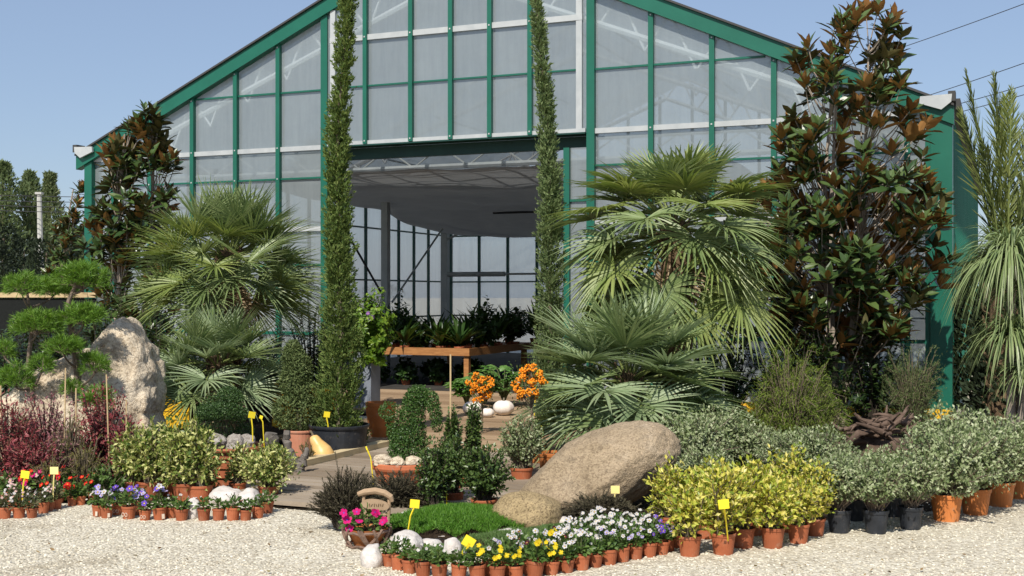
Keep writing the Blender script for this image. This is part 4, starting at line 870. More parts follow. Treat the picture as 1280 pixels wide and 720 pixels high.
for k, (px, py) in enumerate(((690, 596), (668, 585))):
    X, Y = G(px, py); o = pot_mesh(.125, .22, .76).build('plant_pot', [M['terracotta_orange'], M['soil']]); o.location = (X, Y, 0)
    tag(o, ['bare orange clay pot tucked behind the left end of the big boulder', 'bare orange clay pot below the right orange berry bush'][k], 'pot')

# dark heather mounds
def heather(label, X, Y, r, n, seed, pot=False, zc=.06):
    n = int(n*2.2)
    rg = np.random.default_rng(seed); t = thing('heather', label, 'plant', (X, Y, 0))
    if pot: pot_mesh(.11, .17, .8, .1).build('pot', [M['black_plastic'], M['soil']], t)
    P, D, N, cv = shoot_bush(rg, n, r, zc, .02, 40, r[0]*.4, .3, .35, 1.0, .55, -.15, .2)
    m = MB(); leaves(m, P, D, N, rg.uniform(.014, .028, len(P)), .0055, fold=.3); m.build('foliage', M['heather'], t)
    s = MB(); [tube(s, k, [.003, .0025, .002, .0012], 3, cap=False) for k in cv]; s.build('stems', M['twig_dark'], t); return t
heather('dark heather in a black pot, left half of the mound by the walkway', *G(436, 662), (.26, .22, .26), 260, 170, True, .15)
heather('dark heather mound without visible pot between petunia basket and topiary bowl', *G(500, 640), (.32, .24, .22), 280, 171, False, .08)
heather('low dark heather mound at the foot of the big boulder', *G(752, 655), (.30, .17, .15), 260, 172, False, .05)

# topiaries
def topiary(name, label, loc, lobes, n, mat, L, tubes=(), group=None, potf=None, seed=0, W=.7):
    rg = np.random.default_rng(seed); t = thing(name, label, 'topiary', loc, 0, group)
    vols = [(r[0]*r[1]+r[1]*r[2]+r[0]*r[2])**.8 for c, r in lobes]; m = MB()
    for (c, r), v in zip(lobes, vols):
        k = int(n*v/sum(vols)); P, D, N = shell(rg, k, c, r, .22, .55, .75, .15); leaves(m, P, D, N+rg.normal(size=N.shape)*.3, rg.uniform(*L, k), rg.uniform(*L, k)*W, fold=.3)
    m.build('foliage', mat, t); s = MB()
    base = np.array(lobes[0][0])
    for c, r in lobes[:3]: tube(s, bez((0, 0, .08), base*.5+np.array(c)*.5-Z3*.03, c, 5), [.02, .016, .012, .01, .006], 5)
    s.build('stems', M['twig'], t)
    if potf: potf(t)
    return t
def chain_lobes(pts, rads, k):
    pts = np.asarray(pts, float); t = np.linspace(0, len(pts)-1, k); i = np.arange(len(pts))
    return [((np.interp(a, i, pts[:, 0]), np.interp(a, i, pts[:, 1]), np.interp(a, i, pts[:, 2])), (np.interp(a, i, rads),)*3) for a in t]
def low_bowl(t, r, h, mat, name='pot'):
    m = MB(); ri = r*.9
    lathe(m, [(0, 0), (r*.72, 0), (r*.84, h*.45), (r*.90, h*.74), (r*.97, h*.76), (r*1.0, h*.84), (r*.99, h*.97), (r*.95, h), (ri, h*.97), (ri*.97, h*.85), (0, h*.9)], 48, mats=[0]*9+[1])
    m.build(name, [M[mat], M['soil']], t, smooth=False)
X, Y = G(505, 612); s = Y/F_PX
def pz(py): return CAM_H - (py-HZ)*Y/F_PX
def px_(p): return (p-CX)/F_PX*Y - X
lob = chain_lobes([(px_(510), 0, pz(574)), (px_(511), 0, pz(552)), (px_(514), 0, pz(525)), (px_(518), 0, pz(504)), (px_(521), 0, pz(494))], [.18, .15, .115, .10, .085], 9)
lob += chain_lobes([(px_(526), -.03, pz(492)), (px_(539), -.07, pz(498)), (px_(545), -.09, pz(513)), (px_(547), -.09, pz(531))], [.07, .065, .055, .045], 7)
lob += chain_lobes([(px_(502), 0, pz(556)), (px_(492), 0, pz(545)), (px_(490), 0, pz(530))], [.08, .06, .05], 4) + [((px_(487), 0, pz(514)), (.088, .088, .078))]
topiary('topiary', 'clipped topiary shaped like a bird with hooked neck, in a terracotta bowl', (X, Y, 0), lob, 15000, M['ivy'], (.012, .022), potf=lambda t: low_bowl(t, .27, .235, 'terracotta'), seed=180)
for k, (dx, dy, r, lb) in enumerate([(-.15, -.14, .075, 'rough pale stone at the left of the bird topiary bowl'), (-.03, -.17, .06, 'rough pale stone at the front of the bird topiary bowl'), (.09, -.16, .06, 'rough pale stone right of centre in the bird topiary bowl'), (-.2, -.02, .055, 'rough pale stone behind the left one in the bird topiary bowl'), (.18, -.08, .06, 'rough pale stone at the right rim of the bird topiary bowl')]):
    m = MB(); rock(m, (0, 0, 0), (r*1.2, r, r*.8), 300+k, 3, .2, 2, 5, .05); o = m.build('stone', M['standing']); o.location = (X+dx, Y+dy, .235+r*.25); tag(o, lb, 'stone', 'pale stones in the bird topiary bowl')
X, Y = G(283, 604)
def ppos(px, py, dy=0.0): return ((px-CX)/F_PX*Y - X, dy, CAM_H - (py-HZ)*Y/F_PX)
lob = [(ppos(272, 530, .08), (.20, .17, .15))] + chain_lobes([ppos(282, 496, .06), ppos(290, 494), ppos(298, 500, -.05)], [.085, .075, .06], 4) + chain_lobes([ppos(256, 515, .0), ppos(272, 512, -.12), ppos(292, 512, -.14), ppos(304, 517, -.08)], [.07, .072, .07, .06], 7) + \
      chain_lobes([ppos(240, 545, .02), ppos(252, 542, -.1)], [.075, .075], 3) + [(ppos(306, 542, .05), (.07, .07, .09)), (ppos(268, 508, .06), (.12, .10, .09))]
def step_bowl(t):
    m = MB(); r, h = .315, .33
    lathe(m, [(0, 0), (r*.70, 0), (r*.72, h*.22), (r*.77, h*.24), (r*.77, h*.46), (r*.82, h*.48), (r*.83, h*.70), (r*.88, h*.73), (r*.89, h*.88), (r*.97, h*.90), (r*1.0, h*.95), (r*.97, h), (r*.9, h*.97), (r*.87, h*.85), (0, h*.9)], 56, mats=[0]*13+[1])
    m.build('pot', [M['terracotta'], M['soil']], t)
topiary('topiary', 'dark clipped swirl topiary with rocks at its foot, in a wide stepped terracotta bowl', (X, Y, 0), lob, 13000, M['box'], (.010, .020), potf=step_bowl, seed=181)
for k, (dx, dy, r, lb) in enumerate([(-.06, -.16, (.11, .09, .10), 'pointed grey rock in the middle of the stepped terracotta bowl'), (.10, -.15, (.085, .07, .095), 'upright grey rock second from the right in the stepped bowl'), (.19, -.08, (.09, .08, .08), 'brownish rock at the right rim of the stepped bowl'), (-.2, -.13, (.06, .05, .045), 'small grey rock at the left rim of the stepped bowl')]):
    m = MB(); rock(m, (0, 0, 0), r, 310+k, 3, .2, 2, 6, .06); o = m.build('stone', M['grey_stone']); o.location = (X+dx, Y+dy, .325+r[2]*.3); tag(o, lb, 'rock', 'rocks in the stepped terracotta bowl')
X, Y = G(376, 569)
lob = [(ppos(372, 515), (.25, .22, .19)), (ppos(380, 492), (.17, .16, .13))] + chain_lobes([ppos(368, 478), ppos(374, 462), ppos(366, 447), ppos(366, 434)], [.15, .14, .11, .06], 6)
topiary('topiary', 'grey green juniper clipped into a spiral in a pale terracotta pot', (X, Y, 0), lob, 11000, M['juniper_grey'], (.025, .05), potf=lambda t: pot_mesh(.17, .26, .8, .1).build('pot', [M['terracotta_pale'], M['soil']], t), seed=182, W=.35)

# tall clay pot on the deck, planter and bright shrub beside the door
X, Y = G(476, 556); m = MB(); h, r = .37, .165
lathe(m, [(0, 0), (r*.62, 0), (r*.82, h*.3), (r*.95, h*.7), (r*.97, h*.86), (r*1.0, h*.90), (r*1.0, h), (r*.9, h), (r*.87, h*.85), (0, h*.85)], 36, mats=[0]*8+[1])
o = m.build('plant_pot', [M['terracotta_orange'], M['soil']]); o.location = (X, Y, .09); tag(o, 'empty tall orange clay pot standing on the deck left of the topiary', 'pot')
X, Y = G(459, 517); t = thing('planter', 'tall square blue grey planter with a bright leafy shrub beside the door', 'planter', (X, Y, 0), GRZ)
m = MB(); boxx(m, -.13, .13, -.13, .13, 0, .80); boxx(m, -.14, .14, -.14, .14, .805, .84); m.build('box', M['planter'], t)
rg = np.random.default_rng(190); P, D, N, cv = shoot_bush(rg, 110, (.36, .32, .60), 1.15, .8, 44, .08, .3, .2, .35, 1.0, -.9, .2, c=(.10, -.12))
m = MB(); Ls = rg.uniform(.05, .085, len(P)); leaves8(m, P, unit(D - Z3*.55), N+Z3*.4, Ls, Ls*.5, fold=.2); m.build('foliage', M['bright'], t)
m = MB(); [tube(m, k, [.006, .005, .004, .003], 4, cap=False) for k in cv]; m.build('stems', M['twig_green'], t)

# orange berry bushes, big leaved plants and white gourds before the door
def berry_bush(label, px, py, Y, zc, seed, stake):
    rg = np.random.default_rng(seed); c = AT(px, py, Y); t = thing('berry_bush', label, 'shrub', (c[0], Y, .0)); s = MB(); l = MB()
    tube(s, [(0, 0, .05), (.01, 0, c[2]*.6), (0, 0, c[2]+.12)], [.014, .011, .006], 6)
    d = rdirs(26, rg, -.7, 1.0); V0, T0 = ico(1)
    for k in d:
        e = np.array([0, 0, c[2]]) + k*np.array([.15, .12, .20])*rg.uniform(.6, 1.05); tube(s, bez((0, 0, e[2]*.8), e*.6+np.array([0, 0, .3*e[2]]), e, 4), .004, 4, cap=False)
        n = int(rg.integers(22, 36)); pp = e + rdirs(n, rg)*.036*rg.uniform(.3, 1, (n, 1))**.5
        b = MB(); b.add((V0[None]*rg.uniform(.0075, .0115, n)[:, None, None]+pp[:, None]).reshape(-1, 3), T=(T0[None]+(np.arange(n)*len(V0))[:, None, None]).reshape(-1, 3)); b.build('berry_cluster', M['berry'], t)
        n = 12; pp = e + rg.normal(size=(n, 3))*.06; leaves(l, pp, rdirs(n, rg, -.2, 1), rdirs(n, rg, .2, 1), .035, .013)
    s.build('stems', M['twig'], t); l.build('foliage', M['holly'], t)
berry_bush('bush of orange berries left of the white gourds before the door', 602, 485, 13.2, .6, 200, None)
berry_bush('bush of orange berries right of the white gourds, half behind the low palm', 664, 481, 10.6, .6, 201, None)
def big_leaf(label, X, Y, h, r, n, seed,  mat='fatsia', z=.09, group='big leaved plants before the door'):
    rg = np.random.default_rng(seed); t = thing('leafy_plant', label, 'plant', (X, Y, z), 0, group); m = MB(); s = MB()
    for k in range(n):
        a = k*2.4+rg.uniform(-.3, .3); q = r*rg.uniform(.3, 1); e = np.array([math.cos(a)*q, math.sin(a)*q, h*rg.uniform(.45, 1.0)]); tube(s, bez((0, 0, .03), e*[.4, .4, 1], e, 5), .006, 4)
        ax = unit(np.array([math.cos(a)*.9, math.sin(a)*.9-.35, .35])); sd_ = unit(np.cross(ax, Z3)); nn = unit(np.cross(sd_, ax)); w = np.radians([-115, -72, -36, 0, 36, 72, 115])
        D = np.cos(w)[:, None]*ax+np.sin(w)[:, None]*sd_; leaves8(m, np.repeat(e[None], 7, 0)+D*.004, D, np.repeat(nn[None], 7, 0)+rg.normal(size=(7, 3))*.1, .15*rg.uniform(.8, 1.1, 7)*np.array([.6, .8, .95, 1.05, .95, .8, .6]), .058, droop=.3)
    m.build('foliage', M[mat], t); s.build('stems', M['twig_green'], t)
big_leaf('light green plant with hand shaped leaves left of the orange berries', *G(583, 520), .42, .2, 34, 210)
big_leaf('light green plant with hand shaped leaves behind the white gourds at right', *G(630, 516), .52, .27, 46, 211)
big_leaf('light green plant with hand shaped leaves in the middle behind the white gourds', *G(608, 514), .40, .2, 28, 212)
for k, (x0, x1, lb) in enumerate(((578, 603, 'leftmost of the three white gourds on the deck'), (601, 618, 'smallest white gourd, between the two larger ones on the deck'), (616, 643, 'rightmost and largest white gourd on the deck'))):
    X, Y = G((x0+x1)/2, 528+(k == 1)*3); r = (x1-x0)/2/F_PX*Y; t = thing('gourd', lb, 'gourd', (X, Y, .09), k*.7, 'white gourds on the deck'); m = MB(); V, T = ico(4); a = np.arctan2(V[:, 1], V[:, 0])
    V = V*(1-.05*np.abs(np.sin(a*4))[:, None]*(1-V[:, 2:]**2))*np.array([r, r, r*.74]); V[:, 2] -= np.exp(-((V[:, 0]**2+V[:, 1]**2)/(r*.3)**2))*r*.12*np.sign(V[:, 2]); m.add(V+Z3*r*.7, T=T); m.build('body', M['white_gourd'], t, smooth=True)
    m = MB(); tube(m, [(0, 0, r*1.28), (.01, 0, r*1.45), (.03, 0, r*1.55)], [.018, .012, .014], 6); m.build('stalk', M['twig'], t)

# squash and grey driftwood posts by the walkway
X, Y = G(402, 581); t = thing('squash', 'pear shaped yellow squash leaning against the black tub', 'squash', (X, Y, 0)); m = MB()
ax = bez((.03, -.02, .10), (-.02, 0, .2), (-.085, .02, .275), 16); tt = np.linspace(0, 1, 16); rr = .10*np.sqrt(np.clip(1-((tt-.32)/.34)**2, 0, 1))
pts = np.array([(.045, -.03, .0), (.042, -.03, .012), (.034, -.026, .045), (.022, -.02, .09), (.0, -.012, .135), (-.025, 0, .175), (-.05, .006, .21), (-.07, .012, .245), (-.08, .016, .268), (-.083, .018, .276)])
tube(m, pts, [.01, .062, .094, .105, .094, .072, .058, .05, .036, .008], 24); m.build('body', M['squash'], t, smooth=True)
m = MB(); tube(m, [(-.083, .018, .27), (-.093, .02, .295), (-.112, .022, .318)], [.015, .010, .012], 7); m.build('stalk', M['twig'], t)
def log(label, px, py, paths, group='grey weathered stumps by the walkway'):
    X, Y = G(px, py); m = MB(); rg = np.random.default_rng(px)
    for pts, rad in paths:
        pts = np.array(pts, float); k = 14; i = np.linspace(0, len(pts)-1, k); c = np.stack([np.interp(i, np.arange(len(pts)), pts[:, j]) for j in range(3)], 1)+rg.normal(size=(k, 3))*.006
        tube(m, c, np.interp(i, np.arange(len(rad)), rad)*rg.uniform(.85, 1.12, k), 10)
    o = m.build('driftwood_stump', M['grey_log']); o.location = (X, Y, 0); tag(o, label, 'driftwood', group)
log('short thick grey stump left of the pale terracotta pot', 342, 590, [([(.02, 0, 0), (0, 0, .14), (-.02, 0, .29), (-.02, 0, .36)], [.06, .05, .062, .055])])
log('tall forked grey driftwood standing at the walkway edge', 372, 598, [([(.03, 0, -.02), (.0, 0, .10), (-.07, .02, .22), (-.11, .03, .33), (-.10, .03, .41)], [.06, .05, .036, .032, .028]), ([(0, 0, .06), (.05, -.02, .16), (.09, -.02, .26)], [.045, .035, .022]), ([(0, .0, .06), (-.03, -.05, .12), (-.07, -.08, .17)], [.04, .03, .02])])
bush('small dry brown plant between the forked driftwood and the squash', *G(383, 586), name='small_shrub', cat='shrub', rgseed=221, r=(.09, .09, .15), zc=.12, n=34, per=22, L=(.015, .028), W=.3, mat=M['erica'], up=.6, a=.9, b=.6, zmin=-.1)
for k, (x0, x1, py, hh, sd_) in enumerate(((185, 236, 548, .30, 'left of the clipped swirl topiary'), (330, 420, 532, .26, 'behind the juniper spiral and the black tub'))):
    a, b = AT(x0, py, 14.2), AT(x1, py, 14.2); t = thing('board_edging', 'low yellow boarded edging '+sd_, 'edging', ((a[0]+b[0])/2, 14.4, 0), GRZ); wd = b[0]-a[0]
    for i in range(5): m = MB(); boxx(m, -wd/2, wd/2, -.015, .015, .02+i*.098, .108+i*.098); m.build('board', M['yellow_paint'], t)
    for q in (-wd/2+.04, wd/2-.04): m = MB(); boxx(m, q-.025, q+.025, .016, .06, 0, .54); m.build('post', M['yellow_paint'], t)
# ---------------------------------------------------------------- boulders and stones
X, Y = G(747, 652); Y = 9.05
m = MB(); rock(m, (0, 0, 0), (.655, .46, .305), 401, 6, .075, 1.5, 2, .022, rotm('Y', math.radians(-24))); o = m.build('boulder', M['boulder'], smooth=True); o.location = ((748-CX)/F_PX*Y, Y, CAM_H-(590-HZ)*Y/F_PX+.0); tag(o, 'huge tilted egg shaped granite boulder below the low palm', 'boulder')
X, Y = G(658, 664); Y += .15
m = MB(); rock(m, (0, 0, 0), (.255, .22, .165), 402, 5, .10, 1.5, 4, .03); o = m.build('boulder', M['boulder_dark'], smooth=True); o.location = (X, Y, .08); tag(o, 'small rounded golden brown boulder at the left foot of the huge one', 'boulder')
def outline_rock(label, pts, ctr, Y, depth, seed, lean, mat):
    """a standing stone given by its outline, with its own depth, lumps and broken faces"""
    C = AT(ctr[0], ctr[1], Y); A = np.array([AT(p[0], p[1], Y)-C for p in pts])[:, [0, 2]]; th = np.arctan2(A[:, 1], A[:, 0]); o = np.argsort(th); th, ra = th[o], np.linalg.norm(A, axis=1)[o]
    V, T = ico(6); a = np.arctan2(V[:, 2], V[:, 0]); R_ = np.interp(a, np.concatenate([th-2*PI, th, th+2*PI]), np.tile(ra, 3)); q = np.sqrt(np.maximum(1-V[:, 1]**2, 0)); q = q**.32; y = np.sign(V[:, 1])*np.abs(V[:, 1])**.8*depth
    P = np.stack([np.cos(a)*R_*q, y, np.sin(a)*R_*q], 1); off = Vector((seed, seed*.7, 3)); dsp = np.array([mnoise.noise(Vector(p)*2.6+off)*.05+mnoise.fractal(Vector(p)*7+off, .9, 2.1, 5)*.03 - .12*max(0, mnoise.noise(Vector((p[0]*5, p[1]*3, p[2]*1.2))+off*2)) for p in P])
    P = P + unit(V)*dsp[:, None]; P[:, 1] += P[:, 2]*lean + P[:, 0]*.38; m = MB(); m.add(P, T=T); o = m.build('standing_stone', M[mat], smooth=True); o.location = C; tag(o, label, 'rock')
outline_rock('tall pointed upright pale rock behind the cloud pruned pine', [(96, 545), (98, 470), (114, 440), (130, 412), (148, 397), (166, 401), (177, 422), (185, 450), (191, 480), (193, 520), (202, 560), (190, 590), (110, 590)], (148, 495), 11.5, .34, 3, .30, 'standing')
outline_rock('broad low pale rock left of the tall pointed one, behind red leaved shrubs', [(14, 560), (16, 500), (36, 474), (78, 446), (112, 436), (130, 480), (132, 590), (30, 590)], (76, 520), 11.45, .34, 8, .25, 'standing')
for k, (px, py, w_, h_, d_, lb, mt) in enumerate([
    (519, 655, 50, 15, .12, 'long low white stone at the left back edge of the lawn', 'white_stone'), (506, 689, 44, 22, .13, 'rounded white stone between the petunia basket and the lower lawn', 'white_stone'),
    (465, 708, 32, 24, .11, 'pale grey white stone standing alone on the gravel below the petunia basket', 'white_stone'), (537, 684, 30, 9, .08, 'flat white stone slipping under the lower lawn', 'white_stone'),
    (565, 699, 26, 26, .07, 'upright oval white stone behind the yellow price tag on the lawn', 'white_stone'), (634, 678, 34, 15, .10, 'white stone sticking out of the right part of the lawn edge', 'white_stone'),
    (602, 687, 38, 11, .09, 'flat white stone behind the lavender pansies', 'white_stone'), (662, 676, 32, 9, .08, 'flat white stone right of the one in the lawn edge', 'white_stone'), (704, 662, 28, 14, .09, 'pinkish white stone between small boulder and pansies', 'white_stone'),
    (281, 634, 48, 25, .16, 'largest white rock behind the right pansy pots', 'white_stone'), (309, 636, 36, 22, .13, 'jagged white rock next to the round cream edged shrub', 'white_stone'), (241, 648, 22, 25, .10, 'small jagged white rock between the pansy pots', 'white_stone'), (560, 674, 60, 6, .05, 'thin pale stone strip between the two lawn levels', 'white_stone')]):
    X, Y = G(px, py); r = w_/2/F_PX*Y; h = h_/F_PX*Y; Y += d_*.5
    m = MB(); rock(m, (0, 0, 0), (r, d_, h*.75), 420+k, 4, .14, 1.6, 6 if k > 8 else 2, .05); o = m.build('stone', M[mt], smooth=True); o.location = (X, Y, h*.28); tag(o, lb, 'stone', 'white garden stones')

# ---------------------------------------------------------------- lawn: two levels
def lawn(name, poly, zfun, mat, n, seed, blade):
    poly = [G(*p) for p in poly]; A = np.array(poly); rg = np.random.default_rng(seed); c = A.mean(0)
    def inside(x, y):
        r = np.zeros(len(x), bool); j = len(A)-1
        for i in range(len(A)):
            yi, yj = A[i, 1], A[j, 1]; s = ((yi > y) != (yj > y)) & (x < (A[j, 0]-A[i, 0])*(y-yi)/(yj-yi+1e-12)+A[i, 0]); r ^= s; j = i
        return r
    bm = bmesh.new(); k = 6; rings = []
    for q in range(k+1):
        f = 1-q/k; rings.append([bm.verts.new((c[0]+(x-c[0])*f, c[1]+(y-c[1])*f, zfun(f))) for x, y in poly] if q < k else [bm.verts.new((c[0], c[1], zfun(0)))])
    for q in range(k):
        for i in range(len(poly)):
            j = (i+1) % len(poly)
            bm.faces.new((rings[q][i], rings[q][j], rings[q+1][j], rings[q+1][i]) if q < k-1 else (rings[q][i], rings[q][j], rings[q+1][0]))
    me = bpy.data.meshes.new('lawn'); bm.normal_update(); bm.to_mesh(me); bm.free(); me.materials.append(M['soil']); struct_o = bpy.data.objects.new(name, me); COL.objects.link(struct_o); struct(struct_o)
    lo, hi = A.min(0), A.max(0); P = rg.uniform(lo, hi, (n*3, 2)); P = P[inside(P[:, 0], P[:, 1])][:n]
    d = np.array([np.min(np.linalg.norm(A-p, axis=1)) for p in P]); rad = np.linalg.norm(P-c, axis=1); f = rad/(rad+d); z = np.array([zfun(min(1, q)) for q in f])
    D = unit(np.stack([rg.normal(size=len(P))*.45, rg.normal(size=len(P))*.45, np.ones(len(P))], 1)); m = MB()
    leaves(m, np.column_stack([P, z]), D, rdirs(len(P), rg, -.3, .3), rg.uniform(*blade, len(P)), .0055, fold=.2, droop=.15); struct(m.build('grass', mat), 'stuff')
lawn('lawn', [(484, 668), (495, 656), (522, 650), (560, 646), (600, 646), (640, 652), (672, 664), (650, 668), (610, 674), (570, 676), (520, 674)], lambda f: .012+.10*(1-f**3), M['grass'], 15000, 440, (.03, .06))
lawn('lawn', [(520, 698), (560, 687), (610, 678), (655, 668), (690, 660), (722, 660), (705, 674), (660, 684), (610, 693), (560, 703), (525, 706)], lambda f: .012+.06*(1-f**2), M['grass_pale'], 15000, 441, (.02, .04))

# ---------------------------------------------------------------- small flower pots
def flower_heads(rg, P, D, R, petals, mats, centre, face=False, dome=.25):
    """petals: 5 rounded ones per head; returns mesh"""
    m = MB(); D = unit(D)
    for p, d in zip(P, D):
        a, b = frame_of(d); r = R*rg.uniform(.8, 1.15); off = rg.uniform(0, 6.28)
        for k in range(petals):
            t = off+k*2*PI/petals; q = a*math.cos(t)+b*math.sin(t); s = a*-math.sin(t)+b*math.cos(t); h = d*r*dome*(.6+.5*(k % 2))
            V = [p, p+q*r*.5+s*r*.42+h*.4, p+q*r*.95+s*r*.30+h, p+q*r*.95-s*r*.30+h, p+q*r*.5-s*r*.42+h*.4]
            m.add(V, T=[(0, 1, 2), (0, 2, 3), (0, 3, 4)], mat=0)
        for rr, mt, up in ((.42, 2, .06), (.2, 1, .10)) if face else ((.2, 1, .08),):
            c = [p+d*r*up+a*math.cos(t)*r*rr+b*math.sin(t)*r*rr for t in np.arange(6)*PI/3]; m.add([p+d*r*(up+.02)]+c, T=[(0, 1+j, 1+(j+1) % 6) for j in range(6)], mat=mt)
    return m
def flower_pot(colours, seed, nf=6, R=.016, h=.10, spread=.055, nl=80, face=True, leafmat='bedding', potr=.05, poth=.085, label_mark=False, leafL=(.022, .04), hf=None, petals=5):
    rg = np.random.default_rng(seed); t = thing('flower_pot', '', 'flower pot'); pot_mesh(potr, poth, .76, .2, 18).build('pot', [M['terracotta'], M['soil']], t)
    d = rdirs(nl, rg, -.15, 1); P = d*np.array([spread, spread, h*.8])*rg.uniform(.2, 1, nl)[:, None]+[0, 0, poth+.012]; m = MB(); LL = rg.uniform(*leafL, nl)
    leaves8(m, P, unit(d*[1, 1, .6]+rg.normal(size=(nl, 3))*.35+Z3*.15), rdirs(nl, rg, .2, 1), LL, LL*.55, droop=.2); m.build('foliage', M[leafmat], t)
    s = MB()
    if colours:
        split = np.array_split(np.arange(nf), len(colours))
        fd = rdirs(nf, rg, .25, 1); fd[:, 1] -= .25; fp_ = fd*np.array([spread*1.05, spread*1.05, h*.85])+[0, 0, poth+.03]
        for c_, ix in zip(colours, split):
            flower_heads(rg, fp_[ix], fd[ix]*[.6, .6, .5]+[-.1, -.55, .3]+rg.normal(size=(len(ix), 3))*.22, R, petals, None, None, face).build('blossoms', [M['petal_'+c_], M['flower_centre'], M['face_dark']], t)
        for p in fp_: tube(s, bez((0, 0, poth), p*[.5, .5, .9], p, 4), .0018, 3, cap=False)
        s.build('stems', M['twig_green'], t)
    if label_mark:
        k = MB()
        if label_mark == 1: boxx(k, .004, .022, -potr*.86-.003, -potr*.86, poth*.12, poth*.5)
        else:
            for x in (-.013, .011):
                ring = [(x+math.cos(a)*.010, -potr*.87-.002, poth*.38+math.sin(a)*.012) for a in np.linspace(0, 2*PI, 13)]; tube(k, ring, .002, 4, cap=False)
        k.build('pot_mark', M['pale_label'], t)
    return t
kinds = {}
def fk(key, **kw):
    kinds[key] = Kind([flower_pot(seed=hash(key) % 977 if False else sum(map(ord, key))*7+i, **kw) for i in range(3)])
fk('yellow', colours=['yellow'], nf=6, R=.016, face=False)
fk('white', colours=['white'], nf=6, R=.012, face=False, h=.115)
fk('white dark faced', colours=['white'], nf=5, R=.016, h=.115)
fk('lavender', colours=['lavender', 'white'], nf=6, R=.0145, h=.115)
fk('violet', colours=['violet', 'lavender'], nf=5, R=.015, h=.115)
fk('maroon', colours=['maroon', 'white'], nf=5, R=.015, h=.115)
fk('green', colours=['white'], nf=2, R=.011, face=False, nl=90)
fk('bud', colours=['white', 'maroon'], nf=4, R=.008, face=False, h=.085, nl=60)
fk('violet marked', colours=['violet', 'lavender'], nf=4, R=.024, label_mark=2, h=.13, nl=90)
fk('white marked', colours=['lavender', 'white', 'violet'], nf=5, R=.024, label_mark=1, h=.13, nl=90)
fk('small white', colours=['white'], nf=4, R=.011, face=False, h=.09)
fk('begonia', colours=['white', 'pinkw'], nf=9, R=.011, face=False, leafmat='bedding_dark', h=.11, spread=.06, nl=100)
fk('red geranium', colours=['red'], nf=6, R=.024, face=False, h=.20, spread=.075, nl=90, leafL=(.035, .06))
fk('pink petunia', colours=['magenta', 'pinkw'], nf=6, R=.028, face=False, h=.18, spread=.08, nl=90)
cnt = {}
def place_flower(key, loc, label, group, s=1.0):
    rr = random.Random(int(loc[0]*1e4)*7+int(loc[1]*1e4)); i = cnt.get(key, 0); cnt[key] = i+1
    o = kinds[key].place(i, loc, rr.uniform(-.5, .5) if 'marked' in key else rr.uniform(-1.2, 1.2), s*rr.uniform(.88, 1.10), label, group)
    o.rotation_euler.x = rr.uniform(-.06, .06); o.rotation_euler.y = rr.uniform(-.06, .06); return o
# the curved pansy bed at the front: edge row first, then row by row towards the back
edge_px = [(484, 706), (500, 712), (518, 718), (545, 722), (580, 724), (620, 725), (660, 722), (690, 718), (720, 713), (745, 708), (775, 702), (803, 697), (828, 692), (848, 682)]
E = np.array([G(*p) for p in edge_px]); seg = np.concatenate([[0], np.cumsum(np.linalg.norm(np.diff(E, axis=0), axis=1))])
bx = np.array([478, 500, 530, 560, 600, 640, 680, 700, 722, 745, 790, 820, 850]); by = np.array([698, 697, 694, 689, 681, 672, 664, 656, 645, 639, 641, 650, 668])
rowpts = {}
for i, d in enumerate(np.arange(.03, seg[-1], .112)):
    p = np.array([np.interp(d, seg, E[:, 0]), np.interp(d, seg, E[:, 1])])
    for k in range(14):
        q = p + np.array([.02*k + (.05 if k % 2 else 0), .104*k]); topx = CX + F_PX*q[0]/q[1]; topy = HZ + (CAM_H-.18)*F_PX/q[1]
        if k and topy < np.interp(topx, bx, by): break
        if k and topx > 845: break
        rowpts.setdefault(k, []).append((q, topx, topy))
rownames = ['edge row'] + [w+' row behind edge' for w in ORD[:14]]
for k, pts in rowpts.items():
    for j, (q, tx, ty) in enumerate(pts):
        r = random.Random(k*100+j).random()
        if k == 0: c = 'green' if tx < 522 else 'small white' if tx < 580 else 'yellow' if tx < 690 else 'white dark faced' if tx < 722 else 'white' if tx < 760 else 'lavender' if tx < 800 else 'violet'
        elif ty > 684 and tx < 690: c = 'yellow' if r < .45 and tx > 590 else 'white dark faced' if r < .7 else 'lavender'
        elif tx < 620: c = 'lavender' if r < .6 else 'white'
        elif tx < 700: c = 'maroon' if r < .35 else 'lavender' if r < .5 else 'white dark faced' if r < .85 else 'yellow'
        elif tx > 815: c = 'violet'
        elif ty > 672 and r < .45: c = 'violet' if r < .25 else 'lavender'
        else: c = 'white' if r < .75 else 'lavender' if r < .85 else 'white dark faced'
        what = {'green': 'nearly flowerless green', 'small white': 'small flowered white', 'yellow': 'yellow', 'white dark faced': 'dark faced white', 'white': 'white', 'lavender': 'pale lavender', 'violet': 'violet', 'maroon': 'maroon and white'}[c]
        place_flower(c, (q[0], q[1]), f'{what} pansies, {ORD[j]} pot from left, {rownames[k]} of the curved bed', 'pansy pots in the curved front bed')
